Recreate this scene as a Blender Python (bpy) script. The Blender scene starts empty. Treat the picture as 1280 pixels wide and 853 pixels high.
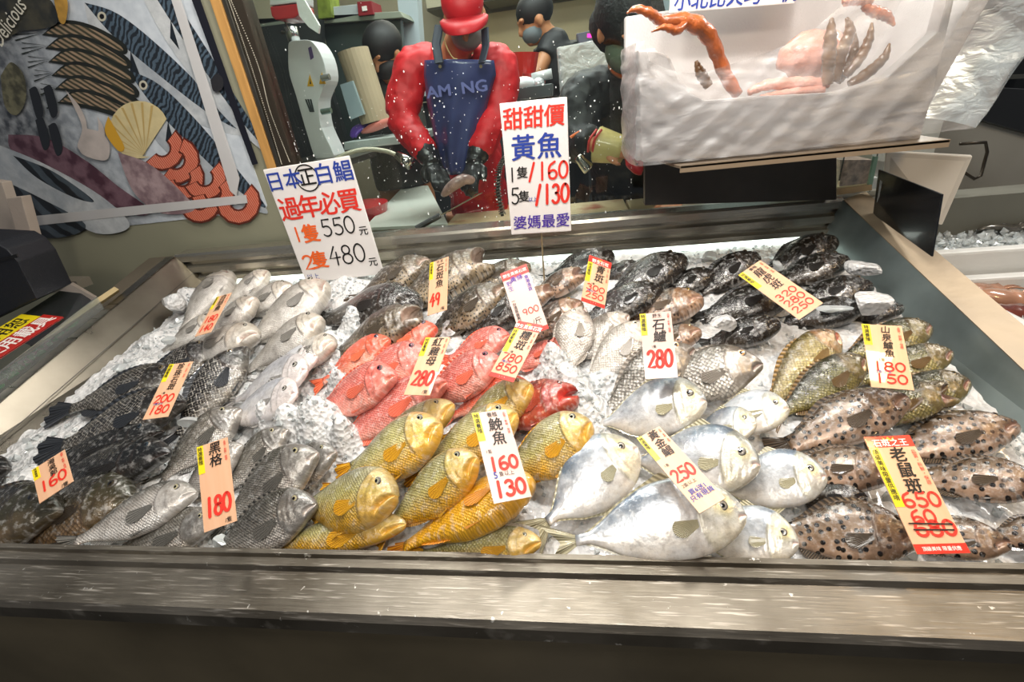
import bpy, bmesh, math, random
import numpy as np
from mathutils import Vector, Matrix
random.seed(7); rng = np.random.default_rng(7)
SC = bpy.context.scene; COL = SC.collection
# ---------------------------------------------------------------- camera
FOC = 577.6; CAMZ = 1.40
RM = np.array([[0.98815893, 0.04783043, 0.14578815], [0.10578525, 0.47585749, -0.87313752], [-0.11113692, 0.87822087, 0.46516308]])
cam = bpy.data.cameras.new('camera'); cam.sensor_width = 36; cam.lens = 36 * FOC / 1280; cam.clip_start = .02
co = bpy.data.objects.new('camera', cam); COL.objects.link(co)
co.matrix_world = Matrix.Translation((0, 0, CAMZ)) @ Matrix([list(r) for r in RM]).to_4x4(); SC.camera = co
SC.view_settings.view_transform = 'Standard'; SC.view_settings.look = 'None'; SC.view_settings.gamma = 1
SC.view_settings.exposure = 0.35; SC.view_settings.use_curve_mapping = False
# ---------------------------------------------------------------- world and lamps
W = bpy.data.worlds.new('world'); SC.world = W; W.use_nodes = True
W.node_tree.nodes['Background'].inputs[0].default_value = (.85, .9, 1, 1); W.node_tree.nodes['Background'].inputs[1].default_value = .12
def area(name, loc, target, sx, sy, power, col=(1, 1, 1)):
    l = bpy.data.lights.new(name, 'AREA'); l.shape = 'RECTANGLE'; l.size = sx; l.size_y = sy; l.energy = power; l.color = col
    o = bpy.data.objects.new(name, l); COL.objects.link(o); o.location = loc
    o.rotation_euler = (Vector(target) - Vector(loc)).to_track_quat('-Z', 'Y').to_euler(); return o
for k, (x, y, p) in enumerate([(-1.0, .95, 1.2), (-.55, .85, 4.0), (-.12, .75, 5.6), (.28, .7, 4.6), (.0, 1.05, 2.6), (-.5, 1.15, 2.4)]):
    area('counter_bulb_lamp', (x, y, 2.15), (x, y + .03, .9), .10, .10, p, (1, .965, .91))
area('counter_front_lamp', (.0, -.25, 2.3), (0, .7, .9), .5, .2, 5, (1, .96, .9))
area('warm_bulb_lamp', (.95, .35, 1.95), (.7, .4, .9), .10, .10, 3.0, (1, .66, .30))
area('workroom_ceiling_lamp', (-.2, 2.35, 2.75), (-.1, 2.0, 1), 1.6, .6, 38, (.97, 1, .98))
area('workroom_rear_lamp', (-.2, 3.7, 2.7), (-.2, 4, 1.2), 2.0, .5, 26, (1, .95, .85))
area('front_panel_fill', (-.3, -1.2, 2.9), (-.2, .35, .6), .6, .3, 12, (1, .93, .82))  # added fill light behind the camera, lifts the dark front panel
area('aisle_lamp', (1.9, 1.6, 2.6), (1.6, 1.4, .9), .6, .3, 16, (1, .96, .9))
area('shelf_box_lamp', (.5, .55, 2.2), (.5, 1.25, 1.4), .6, .2, 3, (1, .97, .94))
# ---------------------------------------------------------------- helpers
def ray(px, py): return RM @ np.array([px - 640, 426.5 - py, -FOC])
O3 = np.array([0, 0, CAMZ])
def at(px, py, Y):
    d = ray(px, py); return O3 + d * (Y / d[1])
def onz(px, py, z):
    d = ray(px, py); return O3 + d * ((z - CAMZ) / d[2])
def onpl(px, py, p, n):
    d = ray(px, py); return O3 + d * (np.dot(np.array(p) - O3, n) / np.dot(d, n))
def proj(p):
    c = RM.T @ (np.array(p) - O3); return np.array([640 + FOC * c[0] / -c[2], 426.5 - FOC * c[1] / -c[2]])
def hexc(h):
    h = h.lstrip('#'); c = [int(h[i:i + 2], 16) / 255 for i in (0, 2, 4)]
    return tuple(x / 12.92 if x < .04045 else ((x + .055) / 1.055) ** 2.4 for x in c) + (1,)
class G:
    def __init__(s, name):
        s.m = bpy.data.materials.new(name); s.m.use_nodes = True; s.t = s.m.node_tree; s.t.nodes.clear()
        s.out = s.t.nodes.new('ShaderNodeOutputMaterial')
    def n(s, typ, _p=None, **k):
        nd = s.t.nodes.new('ShaderNode' + typ)
        for a, b in (_p or {}).items(): setattr(nd, a, b)
        for a, b in k.items():
            a = int(a[1:]) if a[0] == '_' and a[1:].isdigit() else a.replace('__', ' ')
            if isinstance(b, bpy.types.NodeSocket): s.t.links.new(b, nd.inputs[a])
            else: nd.inputs[a].default_value = b
        return nd
    def math(s, op, a, b=0, c=0, clamp=False):
        return s.n('Math', {'operation': op, 'use_clamp': clamp}, _0=a, _1=b, _2=c).outputs[0]
    def mix(s, f, a, b, bt='MIX'):
        nd = s.t.nodes.new('ShaderNodeMix'); nd.data_type = 'RGBA'; nd.blend_type = bt
        for i, v in ((0, f), (6, a), (7, b)):
            if isinstance(v, bpy.types.NodeSocket): s.t.links.new(v, nd.inputs[i])
            else: nd.inputs[i].default_value = v
        return nd.outputs[2]
    def ramp(s, f, stops, interp='LINEAR'):
        nd = s.n('ValToRGB', Fac=f); r = nd.color_ramp; r.interpolation = interp
        while len(r.elements) < len(stops): r.elements.new(.5)
        for e, (p, c) in zip(r.elements, stops): e.position = p; e.color = c if len(c) == 4 else tuple(c) + (1,)
        return nd.outputs[0]
    def done(s, sh): s.t.links.new(sh, s.out.inputs[0]); return s.m
MC = {}
def M(col, rough=.5, metal=0., bump=0., bscale=60, var=0., vscale=8, coat=0., stretch=None, trans=0., emit=0., sub=0.):
    key = (col, rough, metal, bump, bscale, var, vscale, coat, stretch, trans, emit, sub)
    if key in MC: return MC[key]
    g = G('mat_%d' % len(MC)); c = hexc(col)
    tc = g.n('TexCoord').outputs['Object']
    if stretch: tc = g.n('Mapping', Vector=tc, Scale=stretch).outputs[0]
    base = c; rr = rough
    if var:
        nz = g.n('TexNoise', Vector=tc, Scale=vscale, Detail=5.).outputs[0]
        f = g.ramp(nz, [(.3, (0, 0, 0, 1)), (.7, (1, 1, 1, 1))])
        base = g.mix(f, tuple(x * (1 - var) for x in c[:3]) + (1,), tuple(min(1, x * (1 + var * .6)) for x in c[:3]) + (1,))
        rr = g.math('MULTIPLY_ADD', nz, rough * .6, rough * .7)
    b = g.n('BsdfPrincipled', Base__Color=base, Roughness=rr, Metallic=metal, Coat__Weight=coat, Coat__Roughness=.08, Transmission__Weight=trans)
    if emit: b.inputs['Emission Color'].default_value = c; b.inputs['Emission Strength'].default_value = emit
    if sub: b.inputs['Subsurface Weight'].default_value = sub; b.inputs['Subsurface Scale'].default_value = .01
    if bump:
        n2 = g.n('TexNoise', Vector=tc, Scale=bscale, Detail=4.).outputs[0]
        g.t.links.new(g.n('Bump', Strength=bump, Distance=.004, Height=n2).outputs[0], b.inputs['Normal'])
    MC[key] = g.done(b.outputs[0]); return MC[key]
def mesh(name, vs, fs, mat=None, parent=None, smooth=False, mats=None, mi=None):
    me = bpy.data.meshes.new(name); me.from_pydata([tuple(map(float, v)) for v in vs], [], fs)
    for m in (mats or ([mat] if mat else [])): me.materials.append(m)
    if mi is not None: me.polygons.foreach_set('material_index', mi)
    if smooth: me.polygons.foreach_set('use_smooth', [True] * len(me.polygons))
    me.update(); o = bpy.data.objects.new(name, me); COL.objects.link(o)
    if parent: o.parent = parent
    return o
def tag(o, label=None, cat=None, group=None, kind=None):
    for k, v in (('label', label), ('category', cat), ('group', group), ('kind', kind)):
        if v: o[k] = v
    return o
def empty(name, loc=(0, 0, 0)):
    o = bpy.data.objects.new(name, None); COL.objects.link(o); o.location = tuple(map(float, loc)); o.empty_display_size = .02; return o
class MB:
    def __init__(s): s.v = []; s.f = []; s.mi = []
    def add(s, vs, fs, k=0):
        b = len(s.v); s.v += [tuple(map(float, v)) for v in vs]; s.f += [tuple(i + b for i in f) for f in fs]; s.mi += [k] * len(fs); return s
    def box(s, a, b, k=0):
        x0, y0, z0 = a; x1, y1, z1 = b
        return s.add([(x0, y0, z0), (x1, y0, z0), (x1, y1, z0), (x0, y1, z0), (x0, y0, z1), (x1, y0, z1), (x1, y1, z1), (x0, y1, z1)],
                     [(3, 2, 1, 0), (4, 5, 6, 7), (0, 1, 5, 4), (1, 2, 6, 5), (2, 3, 7, 6), (3, 0, 4, 7)], k)
    def prism(s, pts, off, k=0):
        n = len(pts); off = np.array(off)
        vs = [np.array(p) for p in pts] + [np.array(p) + off for p in pts]
        return s.add(vs, [tuple(range(n - 1, -1, -1)), tuple(range(n, 2 * n))] + [(i, (i + 1) % n, n + (i + 1) % n, n + i) for i in range(n)], k)
    def tube(s, pts, r, seg=8, k=0, cap=True):
        pts = [np.array(p, float) for p in pts]; n = len(pts)
        rs = r if hasattr(r, '__len__') else [r] * n
        b = len(s.v); up = np.array([0, 0, 1.]); prev = None
        for i, p in enumerate(pts):
            t = pts[min(i + 1, n - 1)] - pts[max(i - 1, 0)]; t /= (np.linalg.norm(t) + 1e-9)
            if prev is None:
                a = np.cross(t, up)
                if np.linalg.norm(a) < .1: a = np.cross(t, [1, 0, 0])
            else: a = prev - t * np.dot(prev, t)
            a /= np.linalg.norm(a); prev = a; c = np.cross(t, a)
            rx, ry = rs[i] if hasattr(rs[i], '__len__') else (rs[i], rs[i])
            for j in range(seg):
                th = 2 * math.pi * j / seg; s.v.append(tuple(p + a * math.cos(th) * rx + c * math.sin(th) * ry))
        for i in range(n - 1):
            for j in range(seg):
                s.f.append((b + i * seg + j, b + i * seg + (j + 1) % seg, b + (i + 1) * seg + (j + 1) % seg, b + (i + 1) * seg + j)); s.mi.append(k)
        if cap:
            s.f.append(tuple(b + j for j in range(seg - 1, -1, -1))); s.f.append(tuple(b + (n - 1) * seg + j for j in range(seg))); s.mi += [k, k]
        return s
    def ball(s, c, r, seg=12, rings=8, k=0):
        rx, ry, rz = r if hasattr(r, '__len__') else (r, r, r); b = len(s.v)
        s.v.append((c[0], c[1], c[2] + rz))
        for i in range(1, rings):
            a = math.pi * i / rings
            for j in range(seg):
                t = 2 * math.pi * j / seg; s.v.append((c[0] + rx * math.sin(a) * math.cos(t), c[1] + ry * math.sin(a) * math.sin(t), c[2] + rz * math.cos(a)))
        s.v.append((c[0], c[1], c[2] - rz)); e = len(s.v) - 1
        for j in range(seg):
            s.f.append((b, b + 1 + j, b + 1 + (j + 1) % seg)); s.f.append((e, e - seg + (j + 1) % seg, e - seg + j)); s.mi += [k, k]
            for i in range(rings - 2):
                q = b + 1 + i * seg; s.f.append((q + j, q + seg + j, q + seg + (j + 1) % seg, q + (j + 1) % seg)); s.mi.append(k)
        return s
    def build(s, name, mat, parent=None, smooth=False, bevel=0, seg=2):
        mats = mat if isinstance(mat, (list, tuple)) else [mat]
        o = mesh(name, s.v, s.f, None, parent, smooth, mats, s.mi)
        if bevel:
            bm = bmesh.new(); bm.from_mesh(o.data)
            bmesh.ops.bevel(bm, geom=list(bm.edges), offset=bevel, segments=seg, affect='EDGES', profile=.6, clamp_overlap=True)
            bm.to_mesh(o.data); bm.free()
        return o
def spline(pts, n=24):
    P = np.array(pts, float); k = len(P); out = []
    for t in np.linspace(0, k - 1, n):
        i = min(int(t), k - 2); f = t - i
        p0, p1, p2, p3 = P[max(i - 1, 0)], P[i], P[i + 1], P[min(i + 2, k - 1)]
        out.append(.5 * ((2 * p1) + (-p0 + p2) * f + (2 * p0 - 5 * p1 + 4 * p2 - p3) * f * f + (-p0 + 3 * p1 - 3 * p2 + p3) * f ** 3))
    return out
def flat(pxs, Y, mat, name, parent, th=.001, back=True):
    """polygon standing in the plane y = Y, thickness th going away from the camera"""
    m = MB(); m.prism([at(x, y, Y) for x, y in pxs], (0, th, 0)); return m.build(name, mat, parent)
# writing: brush strokes for the numerals, font outlines for the characters
def arc(cx, cy, rx, ry, a0, a1, n=14): return [(cx + rx * math.cos(math.radians(a)), cy + ry * math.sin(math.radians(a))) for a in np.linspace(a0, a1, n)]
DG = {'0': [arc(.3, .5, .26, .44, 80, 445, 20)], '1': [[(.3, .96), (.3, .04)]],
      '2': [arc(.29, .7, .23, .24, 160, -40, 10) + [(.1, .06), (.56, .07)]],
      '3': [arc(.27, .73, .21, .21, 150, -80, 10), arc(.27, .29, .25, .25, 85, -150, 12)],
      '4': [[(.36, .95), (.03, .38), (.58, .4)], [(.42, .66), (.38, .03)]],
      '5': [[(.54, .93), (.16, .93), (.12, .55)] + arc(.29, .32, .26, .27, 120, -140, 12)],
      '6': [[(.42, .95)] + arc(.36, .5, .3, .4, 130, 190, 5) + arc(.31, .28, .24, .23, 190, -175, 16)],
      '7': [[(.06, .92), (.54, .92), (.24, .04)]],
      '8': [arc(.3, .73, .2, .21, -90, 270, 16), arc(.3, .28, .25, .25, 90, 450, 16)],
      '9': [arc(.28, .68, .22, .24, 0, 360, 16), [(.5, .7), (.42, .04)]], '/': [[(.45, .98), (.15, .0)]], '-': [[(.1, .5), (.5, .5)]]}
def strokes(m, lines, w, z, k=0):
    for ln in lines:
        P = np.array(ln, float); n = len(P); L = []; R = []
        for i in range(n):
            t = P[min(i + 1, n - 1)] - P[max(i - 1, 0)]; t /= (np.linalg.norm(t) + 1e-9); q = np.array([-t[1], t[0]]) * w / 2
            L.append(P[i] + q); R.append(P[i] - q)
        m.add([(p[0], p[1], z) for p in L + R], [(i, n + i, n + i + 1, i + 1) for i in range(n - 1)], k)
        for e in (P[0], P[-1]):
            m.add([(e[0] + w / 2 * math.cos(a), e[1] + w / 2 * math.sin(a), z + .00003) for a in np.linspace(0, 2 * math.pi, 9)[:-1]], [tuple(range(8))], k)
def digits(s, x, y, h, wid, mat, parent, z=.0008, w=.09, name='price_figures', slant=.05):
    """numerals written in a box whose lower left corner is (x, y), height h, total width wid"""
    m = MB(); cw = wid / len(s); sx = cw / .66
    for i, ch in enumerate(s):
        if ch == ' ': continue
        ls = [[(x + i * cw + p[0] * sx + slant * p[1] * h, y + p[1] * h) for p in ln] for ln in DG[ch]]
        strokes(m, ls, w * h, z + i * .00002)
    return m.build(name, mat, parent)
def text(s, x, y, size, mat, parent, vertical=False, bold=0., z=.0008, name='lettering', shear=0., align='CENTER', sx=1., rot=0., line=1.0):
    c = bpy.data.curves.new(name, 'FONT'); c.body = '\n'.join(s) if vertical else s
    c.size = size; c.align_x = align; c.align_y = 'TOP' if vertical else 'CENTER'; c.shear = shear
    c.space_line = line * (.98 if vertical else 1); c.resolution_u = 2; c.materials.append(mat)
    c.extrude = 0
    c_ = bpy.data.objects.new(name, c); o = bpy.data.objects.new(name, bpy.data.meshes.new_from_object(c_)); bpy.data.objects.remove(c_); bpy.data.curves.remove(c)
    if bold:
        me = o.data; n = len(me.vertices); co_ = np.empty(n * 3); me.vertices.foreach_get('co', co_); co_ = co_.reshape(-1, 3); fs_ = [tuple(p.vertices) for p in me.polygons]
        V_ = []; F_ = []
        for k_, (dx, dy) in enumerate([(0, 0), (1, .3), (-1, -.3), (.3, -1), (-.3, 1)]):
            V_ += [tuple(v) for v in co_ + np.array([dx * bold * size, dy * bold * size * .7, k_ * .00001])]; F_ += [tuple(i + k_ * n for i in f) for f in fs_]
        m2 = bpy.data.meshes.new(name); m2.from_pydata(V_, [], F_); m2.materials.append(mat); o.data = m2; bpy.data.meshes.remove(me)
    COL.objects.link(o); o.parent = parent; o.location = (x, y, z); o.scale = (sx, 1, 1); o.rotation_euler = (0, 0, rot)
    return o
INK = {k: M(v, .55) for k, v in dict(red='#e23222', black='#16130f', blue='#27409a', purple='#4b2f9e', orange='#f0641e', white='#f6efe6', gold='#f0b030').items()}
STEEL = M('#8d8a82', .3, 1, bump=.15, bscale=40, var=.18, vscale=5, stretch=(1, 14, 14))
STEEL2 = M('#77746b', .36, 1, bump=.1, bscale=30, var=.3, vscale=4)
# brushed, scratched and splashed steel of the front rim
g = G('scratched_steel'); tc = g.n('TexCoord').outputs['Object']
mp = g.n('Mapping', Vector=tc, Rotation=(0, 0, .9), Scale=(8, 160, 8)).outputs[0]
n1 = g.n('TexNoise', Vector=mp, Scale=2.2, Detail=6.).outputs[0]; n2 = g.n('TexNoise', Vector=tc, Scale=6., Detail=5.).outputs[0]
n3 = g.n('TexNoise', Vector=tc, Scale=70., Detail=3.).outputs[0]
sp = g.ramp(n3, [(.70, (0, 0, 0, 1)), (.74, (1, 1, 1, 1))])
colr = g.ramp(n2, [(.3, hexc('#5a5348')), (.7, hexc('#958e82'))])
colr = g.mix(g.ramp(n1, [(.58, (0, 0, 0, 1)), (.72, (.6, .6, .6, 1))]), colr, hexc('#d8d0c4')); colr = g.mix(sp, colr, hexc('#d9d4cb'))
b = g.n('BsdfPrincipled', Base__Color=colr, Metallic=.9, Roughness=g.math('MULTIPLY_ADD', n1, .35, .3))
g.t.links.new(g.n('Bump', Strength=.25, Distance=.002, Height=n1).outputs[0], b.inputs['Normal']); SCRATCH = g.done(b.outputs[0])
def glassmat(name, tint=(1, 1, 1, 1), refl=.06, haze=0., hazecol=(.9, .9, .9, 1), bump=0., bscale=8., rough=.02, st=(1, 1, 1), ro=0.):
    g = G(name); fr = g.n('Fresnel', IOR=1.45).outputs[0]; kw = {}
    if bump:
        nz = g.n('TexNoise', Vector=g.n('Mapping', Vector=g.n('TexCoord').outputs['Object'], Rotation=(0, ro, 0), Scale=st).outputs[0], Scale=bscale, Detail=4., Distortion=.6).outputs[0]
        kw['Normal'] = g.n('Bump', Strength=bump, Distance=.02, Height=nz).outputs[0]
        fr = g.n('Fresnel', IOR=1.45, Normal=kw['Normal']).outputs[0]
    gl = g.n('BsdfGlossy', Color=(1, 1, 1, 1), Roughness=rough, **kw).outputs[0]
    s = g.n('BsdfTransparent', Color=tint).outputs[0]
    if haze: s = g.n('MixShader', _0=haze, _1=s, _2=g.n('BsdfDiffuse', Color=hazecol, **kw).outputs[0]).outputs[0]
    return g.done(g.n('MixShader', _0=g.math('MULTIPLY', fr, 1. if bump else .9), _1=s, _2=gl).outputs[0])
GLASS = glassmat('clear_glass', (.93, .97, .95, 1))
ACRYL = glassmat('acrylic', (.86, .9, .88, 1), haze=.08)
BAG = glassmat('bag_film', (.97, .97, .97, 1), haze=.18, hazecol=(.95, .93, .92, 1), bump=.3, bscale=12., rough=.3, st=(1, 1, 3.5), ro=.45)
# ================================================================ the fish counter
SL = .23; Y0, Y1, X0, X1 = .409, 1.335, -1.30, .705
def rz(y): return .85 + SL * (y - Y0)          # plane of the tray's rim
def bz(y): return .806 + .165 * (y - Y0)       # surface of the ice bed
counter = empty('fish_display_counter', (-.3, .8, 0)); CO = Vector(counter.location)
tag(counter, 'long stainless steel display tray tilted to the front and filled with ice', 'fish counter')
def cpart(m, name, mat, bevel=0, smooth=False):
    o = m.build(name, mat, counter, smooth, bevel); o.location = -CO; return o
xa, xb = -1.34, .78
m = MB(); prof = [(Y0 + .004, .795), (Y0 + .004, .852), (Y0 - .004, .852), (Y0 - .006, .846), (Y0 - .013, .846), (Y0 - .015, .850), (Y0 - .022, .850), (Y0 - .025, .842), (Y0 - .078, .836), (Y0 - .084, .828), (Y0 - .084, .805), (Y0 - .07, .80)]
xs = [-1.7, 1.1]
vs = [(x, y, z) for x in xs for y, z in prof]; n = len(prof)
m.add(vs, [(i, i + 1, n + i + 1, n + i) for i in range(n - 1)]); cpart(m, 'front_rim', SCRATCH)
m = MB().box((-1.7, Y0 - .05, .12), (1.1, Y0 - .03, .81)); cpart(m, 'front_panel', M('#6e6450', .4, .25, bump=.1, bscale=8, var=.5, vscale=2.5))
m = MB().box((-1.6, .40, .05), (1.05, 1.40, .30)); cpart(m, 'plinth', M('#14120f', .7))
# side rims and inner walls
def sl(x, y, dz=0): return (x, y, rz(y) + dz)
m = MB(); m.add([sl(X0, Y0), sl(X0, Y1), sl(X0 - .03, Y1), sl(X0 - .03, Y0), sl(X0, Y0, -.02), sl(X0, Y1, -.02), sl(X0 - .03, Y1, -.08), sl(X0 - .03, Y0, -.08)],
                [(0, 1, 2, 3), (0, 4, 5, 1), (3, 2, 6, 7), (1, 5, 6, 2), (0, 3, 7, 4)]); cpart(m, 'left_rim', STEEL)
m = MB(); m.add([sl(X1, Y0), sl(X1, Y1), sl(X1 + .065, Y1 + .03, .004), sl(X1 + .065, Y0, .004), sl(X1, Y0, -.02), sl(X1, Y1, -.02), sl(X1 + .065, Y1, -.16), sl(X1 + .065, Y0, -.16)],
                [(3, 2, 1, 0), (1, 5, 4, 0), (7, 6, 2, 3), (2, 6, 5, 1)]); cpart(m, 'right_rim', M('#a5937a', .45, .45, bump=.2, bscale=30, var=.4, vscale=5))
m = MB(); m.add([sl(X0 + .001, Y0, -.001), sl(X0 + .001, Y1, -.001), (X0 + .11, Y1, bz(Y1) - .03), (X0 + .11, Y0, bz(Y0) - .03)], [(0, 3, 2, 1)]); 
m.add([sl(X0 + .001, Y0, -.001), sl(X0 + .005, Y1, -.001), sl(X0 - .004, Y1, -.004), sl(X0 - .004, Y0, -.004)], [(0, 1, 2, 3)])
cpart(m, 'left_inner_wall', M('#6f695e', .3, 1, bump=.2, bscale=9, var=.35, vscale=6))
m = MB(); m.add([sl(X1 - .001, Y0, -.001), sl(X1 - .001, Y1, -.001), (X1 - .05, Y1, bz(Y1) - .03), (X1 - .05, Y0, bz(Y0) - .03)], [(0, 1, 2, 3)])
cpart(m, 'right_inner_wall', M('#84908f', .3, .6, bump=.2, bscale=12, var=.45, vscale=5))
for s in (-.55, ):
    pass
q0, q1 = .42, .435
def wl(f, y, d=0): return (X0 + .001 + .109 * f + d, y, lerp_(rz(y) - .001, bz(y) - .03, f) + d)
def lerp_(a, b, t): return a + (b - a) * t
m = MB(); m.add([wl(q0, Y0, .001), wl(q0, Y1, .001), wl(q1, Y1, .001), wl(q1, Y0, .001)], [(0, 3, 2, 1)]); cpart(m, 'wall_seam', M('#3a352c', .5))
# back wall of the tray: three steel rails, an emissive white strip and a green tinted kick plate
zt = rz(Y1)
prof = [(Y1 + .06, zt + .004), (Y1 + .004, zt + .004), (Y1, zt - .004), (Y1 - .001, zt - .022), (Y1 + .012, zt - .026), (Y1 + .012, zt - .036), (Y1 - .006, zt - .040), (Y1 - .007, zt - .058), (Y1 + .008, zt - .062), (Y1 + .008, zt - .070), (Y1 - .012, zt - .074), (Y1 - .013, zt - .088), (Y1 + .004, zt - .09)]
m = MB(); n = len(prof); m.add([(x, y, z) for x in (X0, X1) for y, z in prof], [(i, i + 1, n + i + 1, n + i) for i in range(n - 1)]); cpart(m, 'back_rail_profile', M('#b9b4a6', .25, .85, bump=.08, bscale=20, var=.2, vscale=3, stretch=(1, 1, 12)))
m = MB().box((X0 + .01, Y1 - .012, zt - .104), (X1 - .01, Y1 + .004, zt - .091)); cpart(m, 'emissive_strip', M('#f4fff8', .4, emit=1.6))
m = MB().box((X0, Y1 - .002, zt - .22), (X1, Y1 + .004, zt - .104)); cpart(m, 'back_kick_plate', M('#7d9a8e', .3, .7, bump=.1, bscale=20, var=.2))
# ---- ice bed
nx, ny = 230, 110; xs = np.linspace(X0 + .06, X1 - .03, nx); ys = np.linspace(Y0 + .005, Y1 - .005, ny)
def vnoise(x, y, sc, seed):
    r = np.random.default_rng(seed).random((128, 128)); X = x * sc; Y = y * sc
    xi = np.floor(X).astype(int); yi = np.floor(Y).astype(int); fx = X - xi; fy = Y - yi; fx = fx * fx * (3 - 2 * fx); fy = fy * fy * (3 - 2 * fy)
    g_ = lambda a, b_: r[a % 128, b_ % 128]
    return (g_(xi, yi) * (1 - fx) + g_(xi + 1, yi) * fx) * (1 - fy) + (g_(xi, yi + 1) * (1 - fx) + g_(xi + 1, yi + 1) * fx) * fy
# heaps of crushed ice: pixel, radius, height
HEAPS = [(392, 512, .06, .10), (360, 520, .05, .085), (330, 512, .03, .08), (425, 530, .03, .085), (420, 470, .03, .08), (405, 418, .045, .06), (440, 392, .04, .075), (705, 470, .065, .085), (725, 500, .06, .07), (690, 440, .04, .075), (755, 470, .04, .04),
         (190, 420, .05, .03), (170, 455, .05, .03), (230, 365, .05, .045), (60, 585, .06, .02), (20, 600, .05, .03), (410, 440, .04, .05), (880, 330, .06, .03), (660, 345, .03, .04), (240, 540, .04, .045), (300, 690, .05, .03), (330, 500, .04, .05), (560, 405, .03, .04), (500, 345, .06, .02), (1240, 540, .05, .02), (930, 420, .04, .035), (430, 350, .06, .03)]
XX, YY = np.meshgrid(xs, ys); ZZ = bz(YY) - .012 + .012 * vnoise(XX + 5, YY + 5, 22, 1) + .008 * vnoise(XX + 5, YY + 5, 70, 2) + .006 * vnoise(XX + 5, YY + 5, 160, 3)
HP = []
for px, py, r, h in HEAPS:
    p = onpl(px, py, (0, Y0, .806 + h * .7), (0, -.165, 1)); HP.append((p, r, h))
    ZZ = np.maximum(ZZ, bz(YY) + h * np.exp(-((XX - p[0]) ** 2 + (YY - p[1]) ** 2) / r ** 2 * 1.2) - .01 + .01 * vnoise(XX + 9, YY + 9, 90, 4) + .005 * vnoise(XX + 3, YY + 7, 200, 5))
vs = np.stack([XX, YY, ZZ], -1).reshape(-1, 3); fs = [(j * nx + i, j * nx + i + 1, (j + 1) * nx + i + 1, (j + 1) * nx + i) for j in range(ny - 1) for i in range(nx - 1)]
g = G('crushed_ice'); tc = g.n('TexCoord').outputs['Object']
vo = g.n('TexVoronoi', {'feature': 'F1'}, Vector=tc, Scale=110.); nz = g.n('TexNoise', Vector=tc, Scale=45., Detail=4.).outputs[0]
col = g.mix(nz, hexc('#b3b7b8'), hexc('#faf5f1'))
b = g.n('BsdfPrincipled', Base__Color=col, Roughness=.22, IOR=1.31, Transmission__Weight=.06, Coat__Weight=.6, Coat__Roughness=.05)
g.t.links.new(g.n('Bump', Strength=.7, Distance=.006, Height=g.math('ADD', vo.outputs['Distance'], g.math('MULTIPLY', nz, .6))).outputs[0], b.inputs['Normal']); ICE = g.done(b.outputs[0])
g = G('clear_ice'); tc = g.n('TexCoord').outputs['Object']; nz = g.n('TexNoise', Vector=tc, Scale=60., Detail=3.).outputs[0]
b = g.n('BsdfPrincipled', Base__Color=hexc('#dfe3e2'), Roughness=.15, IOR=1.31, Transmission__Weight=.5, Coat__Weight=.5)
g.t.links.new(g.n('Bump', Strength=.5, Distance=.004, Height=nz).outputs[0], b.inputs['Normal']); ICE2 = g.done(b.outputs[0])
o = mesh('crushed_ice_bed', vs, fs, ICE, None, True); tag(o, 'crushed ice covering the bottom of the steel tray under the fish', 'ice', kind='stuff')
# loose chips
chip = MB()
def chipshape(m, c, r):
    n = 6; rot = rng.random(3) * 6; ca, sa = math.cos(rot[0]), math.sin(rot[0])
    base = [(1, 0, 0), (-1, 0, 0), (0, 1, 0), (0, -1, 0), (0, 0, 1), (0, 0, -1)]
    q = np.array(Matrix.Rotation(rot[0], 3, 'X') @ Matrix.Rotation(rot[1], 3, 'Y') @ Matrix.Rotation(rot[2], 3, 'Z'))
    vs = [np.array(c) + q @ (np.array(v) * r * (.55 + rng.random() * .8)) for v in base]
    m.add(vs, [(0, 2, 4), (2, 1, 4), (1, 3, 4), (3, 0, 4), (2, 0, 5), (1, 2, 5), (3, 1, 5), (0, 3, 5)])
for p, r, h in HP:
    for k in range(int(150 * (r / .06) ** 2)):
        a = rng.random() * 6.28; d = r * 1.25 * math.sqrt(rng.random()); x = p[0] + d * math.cos(a); y = p[1] + d * math.sin(a)
        if not (X0 + .07 < x < X1 - .04 and Y0 + .01 < y < Y1 - .01): continue
        z = bz(y) + h * math.exp(-(d / r) ** 2 * 1.2) - .004; chipshape(chip, (x, y, z), .0025 + .006 * rng.random() ** 2)
for k in range(2600):
    x = X0 + .07 + rng.random() * (X1 - X0 - .12); y = Y0 + .01 + rng.random() * (Y1 - Y0 - .02); chipshape(chip, (x, y, bz(y) + .002), .003 + .008 * rng.random() ** 2)
o = chip.build('ice_chips', ICE2); tag(o, 'small loose chips of ice scattered between the fish', 'ice', kind='stuff')
def lump(px, py, h, s, label, sc=(1, 1, .55), mat=ICE2, name='ice_lump'):
    p = onpl(px, py, (0, Y0, .806 + h), (0, -.165, 1)); bm = bmesh.new(); bmesh.ops.create_icosphere(bm, subdivisions=3, radius=1)
    sd = int(px * 7 + py) % 1000; r2 = np.random.default_rng(sd); dirs = r2.normal(size=(9, 3)); dirs /= np.linalg.norm(dirs, axis=1)[:, None]; off = .42 + .34 * r2.random(9)
    for v in bm.verts:
        c = np.array(v.co)
        for d_, o_ in zip(dirs, off):
            e = c @ d_
            if e > o_: c = c - d_ * (e - o_) * .98
        v.co = c * np.array(sc) * s
    me = bpy.data.meshes.new(name); bm.to_mesh(me); bm.free(); me.materials.append(mat); o = bpy.data.objects.new(name, me); COL.objects.link(o)
    o.location = p; o.rotation_euler = (.16, r2.random() * .3, r2.random() * 3); tag(o, label, 'ice'); return o
lump(1089, 380, .07, .038, 'large flat lump of ice by the right wall of the tray', (1.2, .9, .7), ICE)
lump(1078, 336, .07, .03, 'rounded lump of ice beside the back black groupers near the right wall', (1.4, .8, .7), ICE)
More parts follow.
